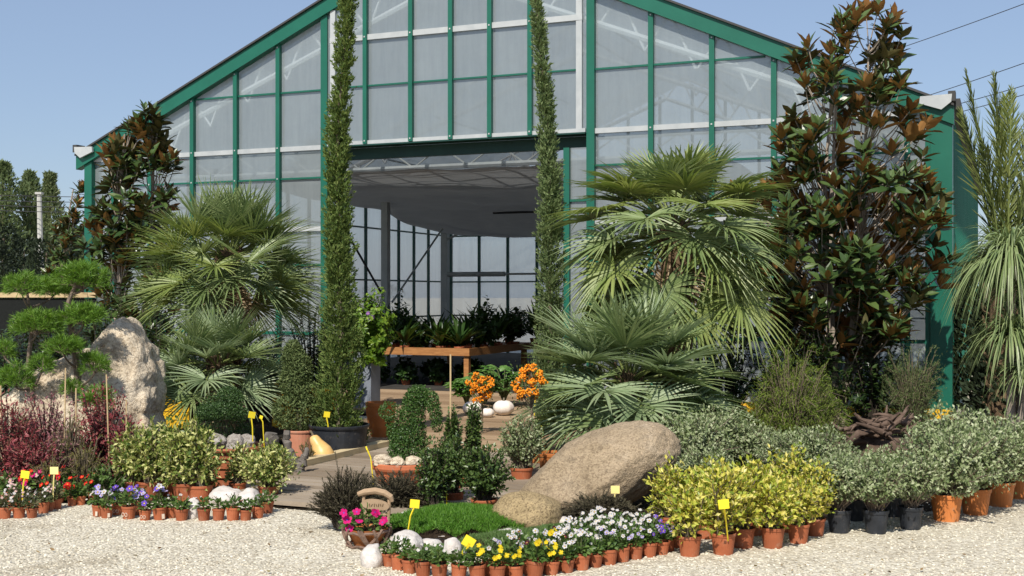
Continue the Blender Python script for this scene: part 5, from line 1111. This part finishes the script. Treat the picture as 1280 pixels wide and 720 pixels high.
# row of pansy pots at left of the walkway
lp = [(123, 'white marked', 645), (133, 'white marked', 647), (147, 'violet marked', 643), (161, 'violet marked', 648), (172, 'violet', 643), (181, 'violet marked', 650), (200, 'white marked', 649), (214, 'small white', 647), (227, 'small white', 650), (255, 'bud', 650), (273, 'bud', 650), (291, 'bud', 650), (307, 'bud', 650), (322, 'bud', 647), (334, 'bud', 641)]
for j, (px, c, py) in enumerate(lp):
    what = {'white marked': 'white and violet pansies in labelled pot', 'violet marked': 'violet pansies in ring printed pot', 'violet': 'violet pansies in plain pot', 'small white': 'tiny white flowers in plain pot', 'bud': 'dark budded plant in plain pot'}[c]
    place_flower(c, G(px, py), f'{what}, {ORD[j]} from left in the row by the walkway', 'pansy pots left of the walkway', .98)
for j, (px, py, c) in enumerate([(6, 648, 'begonia'), (24, 647, 'begonia'), (40, 647, 'begonia'), (54, 641, 'begonia'), (62, 638, 'begonia'), (70, 636, 'begonia'), (-8, 646, 'begonia'), (18, 638, 'begonia'), (36, 637, 'begonia')]):
    place_flower(c, G(px, py), f'white bronze leaved begonia pot, {ORD[[1, 3, 5, 6, 7, 8, 0, 2, 4][j]]} from left in the cluster at left edge', 'begonia pots at the left edge', .95)
for j, (px, py, lb) in enumerate([(8, 626, 'red flowered pot at the very left edge behind the begonias'), (34, 624, 'red flowered pot second from left behind the begonias'), (60, 626, 'red flowered pot behind the pale price tag'), (90, 632, 'red flowered pot with the brightest blooms on the gravel right of the begonias'), (101, 631, 'red flowered pot leaning over its small terracotta pot'), (116, 625, 'red flowered pot just left of the marked pansy pots'), (84, 622, 'red flowered pot tucked under the red leaved shrubs')]):
    place_flower('red geranium', G(px, py), lb, 'red flowers at the left edge', .8)
for j, (px, py, lb) in enumerate([(22, 628, 'pink flowered pot left of the first yellow price tag'), (48, 622, 'pink flowered pot right of the first yellow price tag'), (75, 628, 'pink flowered pot below the pale price tag')]):
    place_flower('pink petunia', G(px, py), lb, 'pink flowers at the left edge', .8)

# petunia basket with its carved board
X, Y = G(456, 687); Y += .12; t = thing('flower_basket', 'twig wrapped bowl of magenta petunias standing on the gravel beside the lawn', 'basket', (X, Y, 0)); m = MB()
lathe(m, [(0, 0), (.075, 0), (.105, .05), (.13, .10), (.135, .115), (.122, .115), (.11, .10), (0, .105)], 30, mats=[0]*6+[1]); m.build('bowl', [M['terracotta_orange'], M['soil']], t); rg = np.random.default_rng(460); m = MB()
for k in range(16):
    a = k*2*PI/16+rg.uniform(-.15, .15); b = a+rg.choice([-1, 1])*rg.uniform(.3, .8); f = lambda a_, r, z: (math.cos(a_)*r, math.sin(a_)*r, z)
    tube(m, [f(a, .155, .125), f(a*.75+b*.25, .152, .09), f(a*.5+b*.5, .14, .055), f(b, .12, .012)], [.008, .011, .010, .008], 6)
for z, r in ((.012, .125), (.10, .148)): tube(m, [(math.cos(a)*r*rg.uniform(.96, 1.05), math.sin(a)*r, z+rg.uniform(-.008, .008)) for a in np.linspace(0, 2*PI, 26)], .009, 6, cap=False)
m.build('twig_wrap', M['vine'], t); n = 170; d = rdirs(n, rg, -.1, 1); P = d*[.16, .15, .12]*rg.uniform(.3, 1, n)[:, None]+[0, 0, .12]; m = MB(); LL = rg.uniform(.03, .05, n)
leaves8(m, P, unit(d*[1, 1, .5]+rg.normal(size=(n, 3))*.4), rdirs(n, rg, .2, 1), LL, LL*.55); m.build('foliage', M['bedding'], t)
fpx = [(430, 641), (434, 650), (437, 661), (449, 652), (446, 640), (471, 642), (478, 653), (469, 640), (481, 650)]
P = np.array([AT(a, b, Y-.13+.02*(i % 3)) - [X, Y, 0] for i, (a, b) in enumerate(fpx)]); flower_heads(rg, P, np.tile([-.05, -.9, .35], (len(P), 1))+rg.normal(size=(len(P), 3))*.25, .030, 5, None, None, False, .3).build('blossoms', [M['petal_magenta'], M['petal_violet'], M['face_dark']], t)
m = MB(); [tube(m, bez((0, 0, .11), p*[.5, .5, .9], p, 4), .003, 4, cap=False) for p in P]; m.build('stems', M['twig_green'], t)
Yb = Y+.16; t = thing('carved_sign', 'carved wooden board with a curved log top behind the magenta petunias', 'sign', (X+.035, Yb, 0)); q = Yb/F_PX
def bz(py): return CAM_H-(py-HZ)*q
m = MB(); tube(m, [(-.115, 0, bz(618)), (-.07, 0, bz(615)), (0, 0, bz(613.5)), (.06, 0, bz(616)), (.10, 0, bz(621)), (.11, 0, bz(627))], [.016, .022, .023, .022, .020, .012], 9); m.build('log_top', M['sign_wood'], t)
m = MB(); k = 28; a = np.arange(k)*2*PI/k; zc = bz(631); V = np.concatenate([[(math.cos(i)*.092, y, zc+math.sin(i)*.036-.01*math.cos(i)) for i in a] for y in (-.014, .014)]+[[(0, -.014, zc), (0, .014, zc)]])
m.add(V, Q=[(i, (i+1) % k, k+(i+1) % k, k+i) for i in range(k)], T=[(2*k, (i+1) % k, i) for i in range(k)]+[(2*k+1, k+i, k+(i+1) % k) for i in range(k)]); bd = m.build('board', M['sign_wood'], t)
m = MB()
for i, (x, ln, sl) in enumerate([(-.05, .018, .2), (-.036, .022, -.15), (-.022, .016, .4), (-.006, .022, 0), (.008, .018, -.3), (.022, .02, .2), (.036, .016, -.1), (.05, .018, .25)]): tube(m, [(x-sl*.01, -.0155, zc-ln*.5), (x, -.017, zc), (x+sl*.01, -.0155, zc+ln*.5)], .0022, 4)
m.build('carving', M['carved'], bd)
m = MB(); tube(m, [(-.075, .01, bz(615)), (-.08, .01, zc), (-.06, .01, bz(648)), (-.05, .01, 0)], [.011, .011, .013, .014], 7); tube(m, [(.085, .01, bz(618)), (.09, .01, zc), (.085, .01, bz(645)), (.07, .01, 0)], [.011, .011, .012, .014], 7); tube(m, [(-.06, 0, bz(643)), (.0, 0, bz(646)), (.075, 0, bz(643))], [.010, .013, .010], 7); m.build('support', M['sign_wood'], t)

# ---------------------------------------------------------------- price tags on stakes
def price_tag(label, px, py, bx_, by_, Y, w_=.062, h_=.055, tilt=0, mat='tag_yellow', yaw=0, fwd=0.0, ext=.3):
    a = AT(px, py, Y-fwd); b = AT(bx_, by_, Y); t = thing('price_tag', label, 'price tag', (b[0], Y, b[2]), 0, 'price tags on stakes'); d = a-b; m = MB()
    tube(m, [(0, 0, -min(max(b[2], .02), ext)), d*.5, d*.98], [.004, .005, .0065], 4); m.build('stake', M[mat], t); R_ = rotm('Z', yaw) @ rotm('Y', tilt); m = MB(); box(m, d+R_@np.array([0, -.004, h_*.42]), (w_, .004, h_), M=R_); m.build('plate', M[mat], t)
price_tag('yellow price tag leaning in front of the red flowers at the left edge', 31, 597, 27, 615, 8.75, tilt=.15)
price_tag('pale yellow price tag standing among the red flowers', 68, 592, 66, 606, 8.95, mat='tag_pale')
price_tag('yellow price tag on a tall stake in the stepped terracotta bowl', 314, 522, 317, 545, 10.15, yaw=.7, tilt=.2)
price_tag('yellow price tag half hidden behind the stepped bowl', 326, 523, 331, 532, 11.0, w_=.03, h_=.03, tilt=.3)
price_tag('yellow price tag stuck in the black tub of the taller column tree', 408, 521, 412, 541, 11.65, yaw=.5, tilt=.15)
price_tag('bare yellow stake leaning in the bird topiary bowl', 459, 562, 468, 583, 9.7, w_=.012, h_=.03, tilt=-.35)
price_tag('yellow price tag planted at the left end of the lawn', 518, 634, 508, 657, 7.85, tilt=.1)
price_tag('largest yellow price tag, tilted, in front of the oval white stone', 583, 682, 574, 697, 6.95, w_=.068, h_=.062, tilt=.55)
price_tag('pale yellow price tag among white pansies below the big boulder', 769, 616, 767, 634, 8.5, mat='tag_pale')
price_tag('yellow price tag in the golden shrub row', 905, 635, 910, 668, 7.37, w_=.064, h_=.056, tilt=-.1, fwd=.17, ext=.04)
price_tag('thin yellow stake in the middle black pot', 1106, 622, 1104, 640, 8.12, w_=.008, h_=.03, ext=.01)
price_tag('narrow yellow tag low among the dark shrubs near the bird topiary, left one', 547, 600, 543, 634, 8.72, w_=.016, h_=.022, tilt=.1)
price_tag('narrow yellow tag low among the dark shrubs near the bird topiary, right one', 556, 600, 559, 616, 8.74, w_=.016, h_=.022, tilt=-.2)
price_tag('yellow tag hanging in the right orange berry bush', 672, 470, 668, 482, 12.0, w_=.045, h_=.07, tilt=.35)
price_tag('yellow stake leaning beside the stem of the right berry bush', 677, 532, 682, 548, 11.3, w_=.02, h_=.04, tilt=-.5)

pt = [o for o in SC.objects if o.name == 'planter'][0]; rg = np.random.default_rng(191); P = np.array([(.22, -.30, 1.32), (.25, -.28, 1.36), (.20, -.33, 1.37), (.24, -.34, 1.30), (.27, -.31, 1.33)])
flower_heads(rg, P, np.tile([0, -1, .2], (5, 1))+rg.normal(size=(5, 3))*.4, .035, 5, None, None).build('blossoms', [M['petal_purple'], M['flower_centre']], pt)
# ---------------------------------------------------------------- cloud pruned pine before the upright rock
X, Y = G(88, 590); Y = 11.15; X = (92-CX)/F_PX*Y; t = thing('cloud_pine', 'cloud pruned pine with green needle pads on thin bent stems at the left edge', 'pine', (X, Y, 0)); rg = np.random.default_rng(500)
pads = [(104, 350, 40, 22, .0), (66, 362, 30, 16, .2), (28, 360, 26, 17, -.1), (45, 408, 36, 19, -.15), (104, 397, 33, 17, -.1), (80, 436, 28, 15, -.2), (118, 458, 22, 17, -.1), (20, 474, 24, 19, -.1), (122, 500, 23, 17, -.25), (90, 488, 15, 11, -.15), (52, 458, 17, 13, -.2), (6, 440, 16, 14, .2), (32, 538, 16, 12, -.2)]
wood = MB(); main = [np.array([0, 0, 0]), AT(100, 500, Y)-[X, Y, 0], AT(94, 440, Y)-[X, Y, 0], AT(84, 380, Y)-[X, Y, 0], AT(100, 345, Y)-[X, Y, 0]]; i = np.linspace(0, 4, 20); mc = np.stack([np.interp(i, range(5), np.array(main)[:, j]) for j in range(3)], 1); tube(wood, mc, np.linspace(.045, .014, 20), 7)
side = [np.array([-.05, 0, 0]), AT(48, 520, Y)-[X, Y, 0], AT(34, 470, Y)-[X, Y, 0], AT(40, 410, Y)-[X, Y, 0], AT(34, 365, Y)-[X, Y, 0]]; sc = np.stack([np.interp(i, range(5), np.array(side)[:, j]) for j in range(3)], 1); tube(wood, sc, np.linspace(.035, .012, 20), 7); allc = np.concatenate([mc, sc])
for px, py, rx, ry, dy in pads:
    c = AT(px, py, Y+dy)-[X, Y, 0]; r = np.array([rx*.92, rx*.5, ry*1.1])*(Y/F_PX); j = int(np.argmin(np.linalg.norm(allc-(c-Z3*.15), axis=1))); tube(wood, bez(allc[j], allc[j]*.4+c*.6-Z3*.08, c-Z3*r[2]*.5, 6), np.linspace(.014, .007, 6), 5)
    n = int(230*r[0]*r[1]/.04); d = rdirs(n, rg, -.45, 1); tp = c+d*r*rg.uniform(.45, 1, n)[:, None]; k = 19; ax = unit(d*[.8, .8, .7]+Z3*.6+rg.normal(size=(n, 3))*.2)
    ax_ = np.repeat(ax, k, 0); D = unit(ax_*rg.uniform(.3, 1.2, n*k)[:, None]+perp(ax_, rg)*.8); m = MB(); leaves(m, np.repeat(tp, k, 0)-ax_*.02*rg.uniform(0, 1, n*k)[:, None], D, perp(D, rg), rg.uniform(.055, .09, n*k), .0052, fold=.4); m.build('needle_pad', M['pine'], t)
    [tube(wood, bez(c-Z3*r[2]*.5, tp[q]*.5+c*.5-Z3*.02, tp[q], 3), .003, 3, cap=False) for q in range(0, n, 4)]
wood.build('trunk', M['bark'], t)

# ---------------------------------------------------------------- red and heathery shrubs at the left
def free_bush(label, px, py, r, zc, n, per, L, W, mat, seed, group=None, name='shrub', **kw):
    X, Y = G(px, py); return bush(label, X, Y, name=name, cat='shrub', rgseed=seed, r=r, zc=zc, n=n, per=per, L=L, W=W, mat=M[mat], group=group, **kw)
rk = dict(up=.5, a=.55, b=.9, zmin=-.5, stem='twig_dark', lump=.3, fill=900)
g = 'red leaved shrubs before the pale rocks'
free_bush('dark red leaved shrub at the left picture edge', 14, 610, (.26, .24, .36), .42, 60, 26, (.03, .05), .35, 'red_leaf', 510, g, **rk)
free_bush('mauve red shrub in front of the low pale rock', 58, 600, (.24, .22, .33), .44, 60, 26, (.028, .045), .35, 'mauve_leaf', 511, g, **rk)
free_bush('dark red shrub in front of the tall pointed rock, near the cane', 128, 600, (.27, .24, .40), .42, 70, 28, (.03, .05), .35, 'red_leaf', 512, g, **rk)
free_bush('dark red shrub at the right foot of the tall pointed rock', 158, 608, (.17, .2, .30), .30, 46, 26, (.028, .045), .35, 'red_leaf', 513, g, **rk)
free_bush('low mauve shrub between the red shrub and the yellow green heath', 74, 612, (.20, .2, .22), .26, 46, 24, (.028, .042), .35, 'mauve_leaf', 514, g, **rk)
free_bush('low dark red shrub right behind the begonias', 36, 618, (.22, .2, .20), .26, 50, 24, (.028, .045), .35, 'red_leaf', 515, g, **rk)
hk2 = dict(up=.8, a=1.0, b=.45, zmin=.0, stem='twig', lump=.2)
free_bush('upright yellow green heath between the red shrubs', 88, 612, (.20, .18, .42), .16, 130, 44, (.016, .028), .2, 'erica', 516, 'heath plants at the left', name='heath_plant', **hk2)
free_bush('shorter olive heath right behind the brightest red flowers', 108, 618, (.17, .16, .30), .12, 110, 40, (.016, .028), .2, 'erica', 517, 'heath plants at the left', name='heath_plant', **hk2)
free_bush('olive heath tucked behind the begonia cluster', 62, 622, (.17, .16, .22), .10, 90, 36, (.016, .028), .2, 'erica', 518, 'heath plants at the left', name='heath_plant', **hk2)
free_bush('small green leafy plant behind the brightest red flowers', 136, 624, (.16, .14, .16), .14, 50, 24, (.025, .04), .5, 'bedding', 519, None, name='leafy_plant', up=.5)
for k, (x0, y0, x1, y1, lb) in enumerate([(3, 600, 1, 482, 'thin bamboo cane at the very left edge'), (80, 600, 82, 460, 'thin bamboo cane rising before the low pale rock'), (95, 605, 95, 485, 'thin bamboo cane in the middle of the red shrubs'), (137, 600, 133, 468, 'thin bamboo cane before the tall pointed rock'), (158, 590, 158, 500, 'short bamboo cane at the right edge of the tall rock')]):
    Y = 10.0; a, b = AT(x0, y0, Y), AT(x1, y1, Y); a[2] = max(a[2], 0); m = MB(); tube(m, [a, (a+b)/2, b], .006, 6); tag(m.build('bamboo_cane', M['bamboo']), lb, 'cane', 'canes among the red shrubs')

# ---------------------------------------------------------------- junipers, dark shrubs, driftwood heap
jk = dict(up=.9, a=1.0, b=.5, zmin=-.05, stem='twig', lump=.3, jit=.01)
def juniper(label, X, Y, r, zc, n, seed, mat='juniper', per=60):
    return bush(label, X, Y, name='juniper', cat='conifer', rgseed=seed, r=r, zc=zc, n=n, per=per, L=(.022, .045), W=.16, mat=M[mat], group='feathery junipers', t0=.15, fill=int(26000*r[0]*r[2]), **jk)
X, Y = G(985, 578); juniper('tall feathery yellow green juniper between the low palm and the magnolia trunk', X, 11.5, (.42, .36, .82), .28, 230, 520)
X, Y = G(940, 575); juniper('low spreading juniper right of the low palm', X, 11.4, (.42, .3, .30), .22, 130, 521)
X, Y = G(1030, 575); juniper('smaller feathery juniper leaning on the magnolia trunk', X, 11.9, (.30, .28, .50), .24, 120, 522)
X, Y = G(1130, 548); juniper('feathery dark juniper right of the magnolia, before the corner post', X, 13.2, (.34, .3, .62), .42, 130, 523, 'juniper_grey')
def shrub_dark(label, px, Y, r, zc, seed, n=70, per=26, L=(.06, .10), mat='laurel'):
    bush(label, (px-CX)/F_PX*Y, Y, name='laurel_shrub', cat='shrub', rgseed=seed, r=r, zc=zc, n=n, per=per, L=L, W=.42, mat=M[mat], up=.3, a=.5, b=.9, zmin=-.5, group='dark shrubs close to the glass', big=True, stem='twig_dark', fold=.2)
for k, (px, Y, r, zc, lb) in enumerate([(196, 14.8, (.42, .4, .85), .85, 'dark glossy shrub between the tall rock and the left palms'), (135, 16.5, (.5, .5, .9), .8, 'dark glossy shrub below the left magnolia'), (240, 15.6, (.5, .4, .7), .6, 'dark shrub behind the short left palm'),
    (330, 15.4, (.5, .4, .7), .62, 'dark shrub behind the juniper spiral'), (392, 15.2, (.45, .4, .9), .8, 'dark shrub behind the black tub, left of the planter'), (905, 13.6, (.55, .4, .8), .7, 'dark shrub added to darken the glass between the tall right palm and the juniper'), (850, 14.2, (.6, .4, .85), .75, 'dark shrub added to darken the glass behind the tall right palm trunk'),
    (720, 14.8, (.45, .4, .6), .5, 'dark shrub added to darken the glass behind the low palm, right of the doorway'), (1000, 14.0, (.6, .4, .75), .65, 'dark shrub added to darken the glass below the right magnolia crown'), (1090, 14.3, (.45, .35, .75), .65, 'dark shrub added to darken the glass right of the magnolia trunk'), (60, 14.5, (.6, .4, .75), .7, 'dark shrub behind the low pale rock')]): shrub_dark(lb, px, Y, r, zc, 530+k)  # those right of the doorway are added to darken the lower glass
rg = np.random.default_rng(540); base = np.array([(1097-CX)/F_PX*11.0, 11.0, 0])
names = ['longest driftwood root lying across the top of the heap', 'thick driftwood root at the left end of the heap', 'driftwood root curling up at the right end of the heap', 'forked driftwood root in the middle of the heap', 'short stubby driftwood root at the front of the heap', 'driftwood root at the bottom left of the heap', 'driftwood root at the bottom right of the heap', 'thin twisted driftwood root on top at left', 'driftwood root leaning out at the back of the heap', 'gnarled driftwood knot in the centre of the heap', 'thin driftwood branch at the front right of the heap', 'flat driftwood root under the longest one', 'crooked driftwood root at the very left of the heap', 'slim driftwood root standing up at the right of the heap', 'pale driftwood root at the front left of the heap', 'short driftwood root behind the longest one']
for k, lb in enumerate(names):
    m = MB(); ln = rg.uniform(.28, .5) if k else .75; rr = rg.uniform(.014, .032) if k else .016; q = np.linspace(-1, 1, 9); w1, w2 = rg.uniform(.02, .07, 2); ph = rg.uniform(0, 6)
    cv = np.stack([q*ln/2, w1*np.sin(q*3+ph), w2*np.sin(q*2.4+ph*2)+.03*q*q], 1); tube(m, cv, rr*np.array([.45, .75, 1, 1.15, 1, 1.1, .85, .6, .3])*rg.uniform(.8, 1.2, 9), 8)
    for b in range(4): s = int(rg.integers(2, 7)); e = cv[s]+rg.normal(size=3)*[.1, .1, .06]; tube(m, bez(cv[s], (cv[s]+e)/2+Z3*.03, e, 5), [rr*.7, rr*.55, rr*.45, rr*.3, rr*.12], 6)
    o = m.build('driftwood_root', M['driftwood'], smooth=True); o.location = base+[rg.uniform(-.34, .34) if k else 0.05, rg.uniform(-.18, .12), .24+(k % 4)*.075+(.16 if k == 0 else 0)]; o.rotation_euler = (rg.uniform(-.3, .3), rg.uniform(-.25, .25), rg.uniform(-.6, .6)); tag(o, lb, 'driftwood', 'heap of driftwood roots')
m = MB(); rock(m, (0, 0, 0), (.45, .3, .28), 545, 4, .15, 2, 4, .05); o = m.build('driftwood_stump', M['driftwood'], smooth=True); o.location = (base[0], base[1]+.05, .06); tag(o, 'broad rough stump carrying the driftwood heap', 'driftwood')

# ---------------------------------------------------------------- netting fence at the far left, hedges at the far right
t = thing('net_fence', 'dark shade net fence with a pale timber top rail at the far left', 'fence', (-8.6, 20.5, 0)); m = MB(); boxx(m, -3.2, 1.5, -.01, .01, 0, 1.56); m.build('netting', M['netting'], t)
m = MB(); boxx(m, -3.2, 1.5, -.05, .03, 1.575, 1.66); m.build('top_rail', M['bamboo'], t)
for x in (-3, -1.5, 0, 1.4): m = MB(); tube(m, [(x, .06, 0), (x, .06, 1.56)], .04, 8); m.build('post', M['bark'], t)
def hedge(label, X, Y, r, h, seed, group='dark hedge trees beyond the right corner'):
    rg = np.random.default_rng(seed); t = thing('hedge_tree', label, 'tree', (X, Y, 0), 0, group); m = MB(); tube(m, [(0, 0, 0), (0, 0, h*.9)], [.08, .02], 6); m.build('trunk', M['bark'], t)
    n = 2600; z = h*rg.uniform(.02, 1, n); th = rg.uniform(0, 6.28, n); q = r*(1-(z/h)**2.2*.75)*rg.uniform(.3, 1, n)**.5; P = np.stack([np.cos(th)*q, np.sin(th)*q, z], 1); m = MB(); leaves(m, P, unit(np.stack([np.cos(th), np.sin(th), 1.0+0*z], 1)+rg.normal(size=(n, 3))*.4), rdirs(n, rg), rg.uniform(.08, .16, n), .06); m.build('crown', M['hedge'], t)
for k, (px, Y, h, lb) in enumerate([(1228, 16.5, 2.0, 'dark hedge tree between the green side wall and the grass leaved tree'), (1268, 15.5, 2.3, 'dark hedge tree behind the trunk of the grass leaved tree'), (1305, 15, 2.5, 'dark hedge tree at the very right edge')]): hedge(lb, (px-CX)/F_PX*Y, Y, .6, h, 550+k)

for k, (px, Y, h) in enumerate([(4, 34, 3.6), (30, 36, 3.3), (58, 33, 3.1), (80, 35, 2.9), (100, 34, 3.0), (-16, 33, 3.4)]): hedge(['tallest dark tree', 'second dark tree', 'third dark tree', 'fourth dark tree', 'fifth dark tree', 'dark tree cut by the edge'][k]+' in the shadowy row before the poplars', (px-CX)/F_PX*Y, Y, .95, h, 600+k, 'shadowy trees before the poplars')
for k, (px, Y, r, zc, lb) in enumerate([(4, 16.0, (.5, .4, .7), .6, 'dark shrub before the net fence at the left edge'), (40, 17.0, (.6, .4, .7), .7, 'dark shrub before the net fence behind the cloud pine'), (90, 17.5, (.5, .4, .75), .7, 'dark shrub at the right end of the net fence')]): shrub_dark(lb, px, Y, r, zc, 610+k)
# ---------------------------------------------------------------- inside: wooden benches loaded with plants
def bench(label, u0, u1, v0, v1, zt):
    t = thing('bench', label, 'bench', tuple(GHP(0, 0)), GRZ, 'display benches in the hall')
    m = MB(); boxx(m, -u0, -u1, v0, v0+.035, zt-.13, zt); m.build('front_board', M['wood_bench'], t); m = MB(); boxx(m, -u0-.035, -u0, v0+.037, v1, zt-.13, zt); m.build('side_board', M['wood_bench'], t)
    m = MB(); boxx(m, -u0-.037, -u1, v0+.037, v1, zt-.125, zt-.10); m.build('top', M['wood_bench'], t)
    for u, v in ((u0+.08, v0+.09), (u1-.08, v0+.09), (u0+.08, (v0+v1)/2), (u0+.08, v1-.1), (u1-.08, v1-.1)): m = MB(); boxx(m, -u-.045, -u+.045, v-.045, v+.045, 0, zt-.132); m.build('leg', M['wood_bench'], t)
bench('wooden display bench just inside the doorway, crowded with dark leafy plants', 7.62, 10.6, 2.1, 7.5, .70)
bench('second wooden display bench farther inside at right', 5.2, 7.0, 3.6, 9.5, .74)
def house_plant(label, u, v, z, h, r, n, seed, kind):
    p = GHP(u, v, z); rg = np.random.default_rng(seed); t = thing('house_plant', label, 'house plant', tuple(p), 0, 'plants on the benches in the hall'); pot_mesh(.09, .12, .76, .18, 16).build('pot', [M['terracotta'], M['soil']], t); m = MB()
    if kind == 0:
        a = rg.uniform(0, 6.28, n); el = rg.uniform(.6, 1.5, n); D = np.stack([np.cos(a)*np.cos(el), np.sin(a)*np.cos(el), np.sin(el)], 1); leaves8(m, np.tile([0, 0, .14], (n, 1))+D*.03, D, np.stack([-np.cos(a), -np.sin(a), .6+0*a], 1), h*rg.uniform(.6, 1.1, n), .075, droop=.35)
    else:
        P, D, N, cv = shoot_bush(rg, n, (r, r, h*.5), h*.5+.05, .11, 14, .04, .4, .2, .5, .9, -.8); LL = rg.uniform(.06, .13, len(P)); leaves8(m, P, D, N, LL, LL*.5)
    m.build('foliage', M['house_plant'], t)
k = 0
for ui, u in enumerate((7.85, 8.35, 8.9, 9.5, 10.1)):
    for vi, v in enumerate((2.32, 2.75, 3.3, 4.0, 4.8, 5.8, 6.8)):
        if ui > 2 and vi > 3: continue
        kd = int(RNG.integers(0, 2)); h = .42+.5*RNG.random()*(1 if vi > 1 else .5)
        house_plant(f'{"strap" if kd == 0 else "bushy"} leaved plant on the near bench, {ORD[ui]} column from right, {ORD[vi]} from the front', u+RNG.uniform(-.1, .1), v+RNG.uniform(-.1, .1), .602, h, .30, 26 if kd == 0 else 60, 560+k, kd); k += 1
for ui, u in enumerate((5.5, 6.0, 6.6)):
    for vi, v in enumerate((3.9, 4.7, 5.6, 6.6, 7.6, 8.7)):
        kd = int(RNG.integers(0, 2)); h = .45+.6*RNG.random()
        house_plant(f'{"strap" if kd == 0 else "bushy"} leaved plant on the second bench, {ORD[ui]} column from right, {ORD[vi]} from the front', u+RNG.uniform(-.1, .1), v+RNG.uniform(-.1, .1), .642, h, .30, 26 if kd == 0 else 60, 560+k, kd); k += 1

for j, (u, v) in enumerate(((8.0, 2.9), (8.5, 2.7), (9.1, 2.6), (9.7, 2.6), (8.3, 3.6), (9.0, 3.5))):
    house_plant(f'bushy plant in the shade under the near bench, {ORD[j]} of six', u, v, .006, .42, .22, 40, 640+j, 1)
for o in list(SC.objects):
    if o.type == 'EMPTY' and not o.get('label') and not o.parent:      # a variant never set out
        for c in list(o.children_recursive): bpy.data.objects.remove(c)
        bpy.data.objects.remove(o)
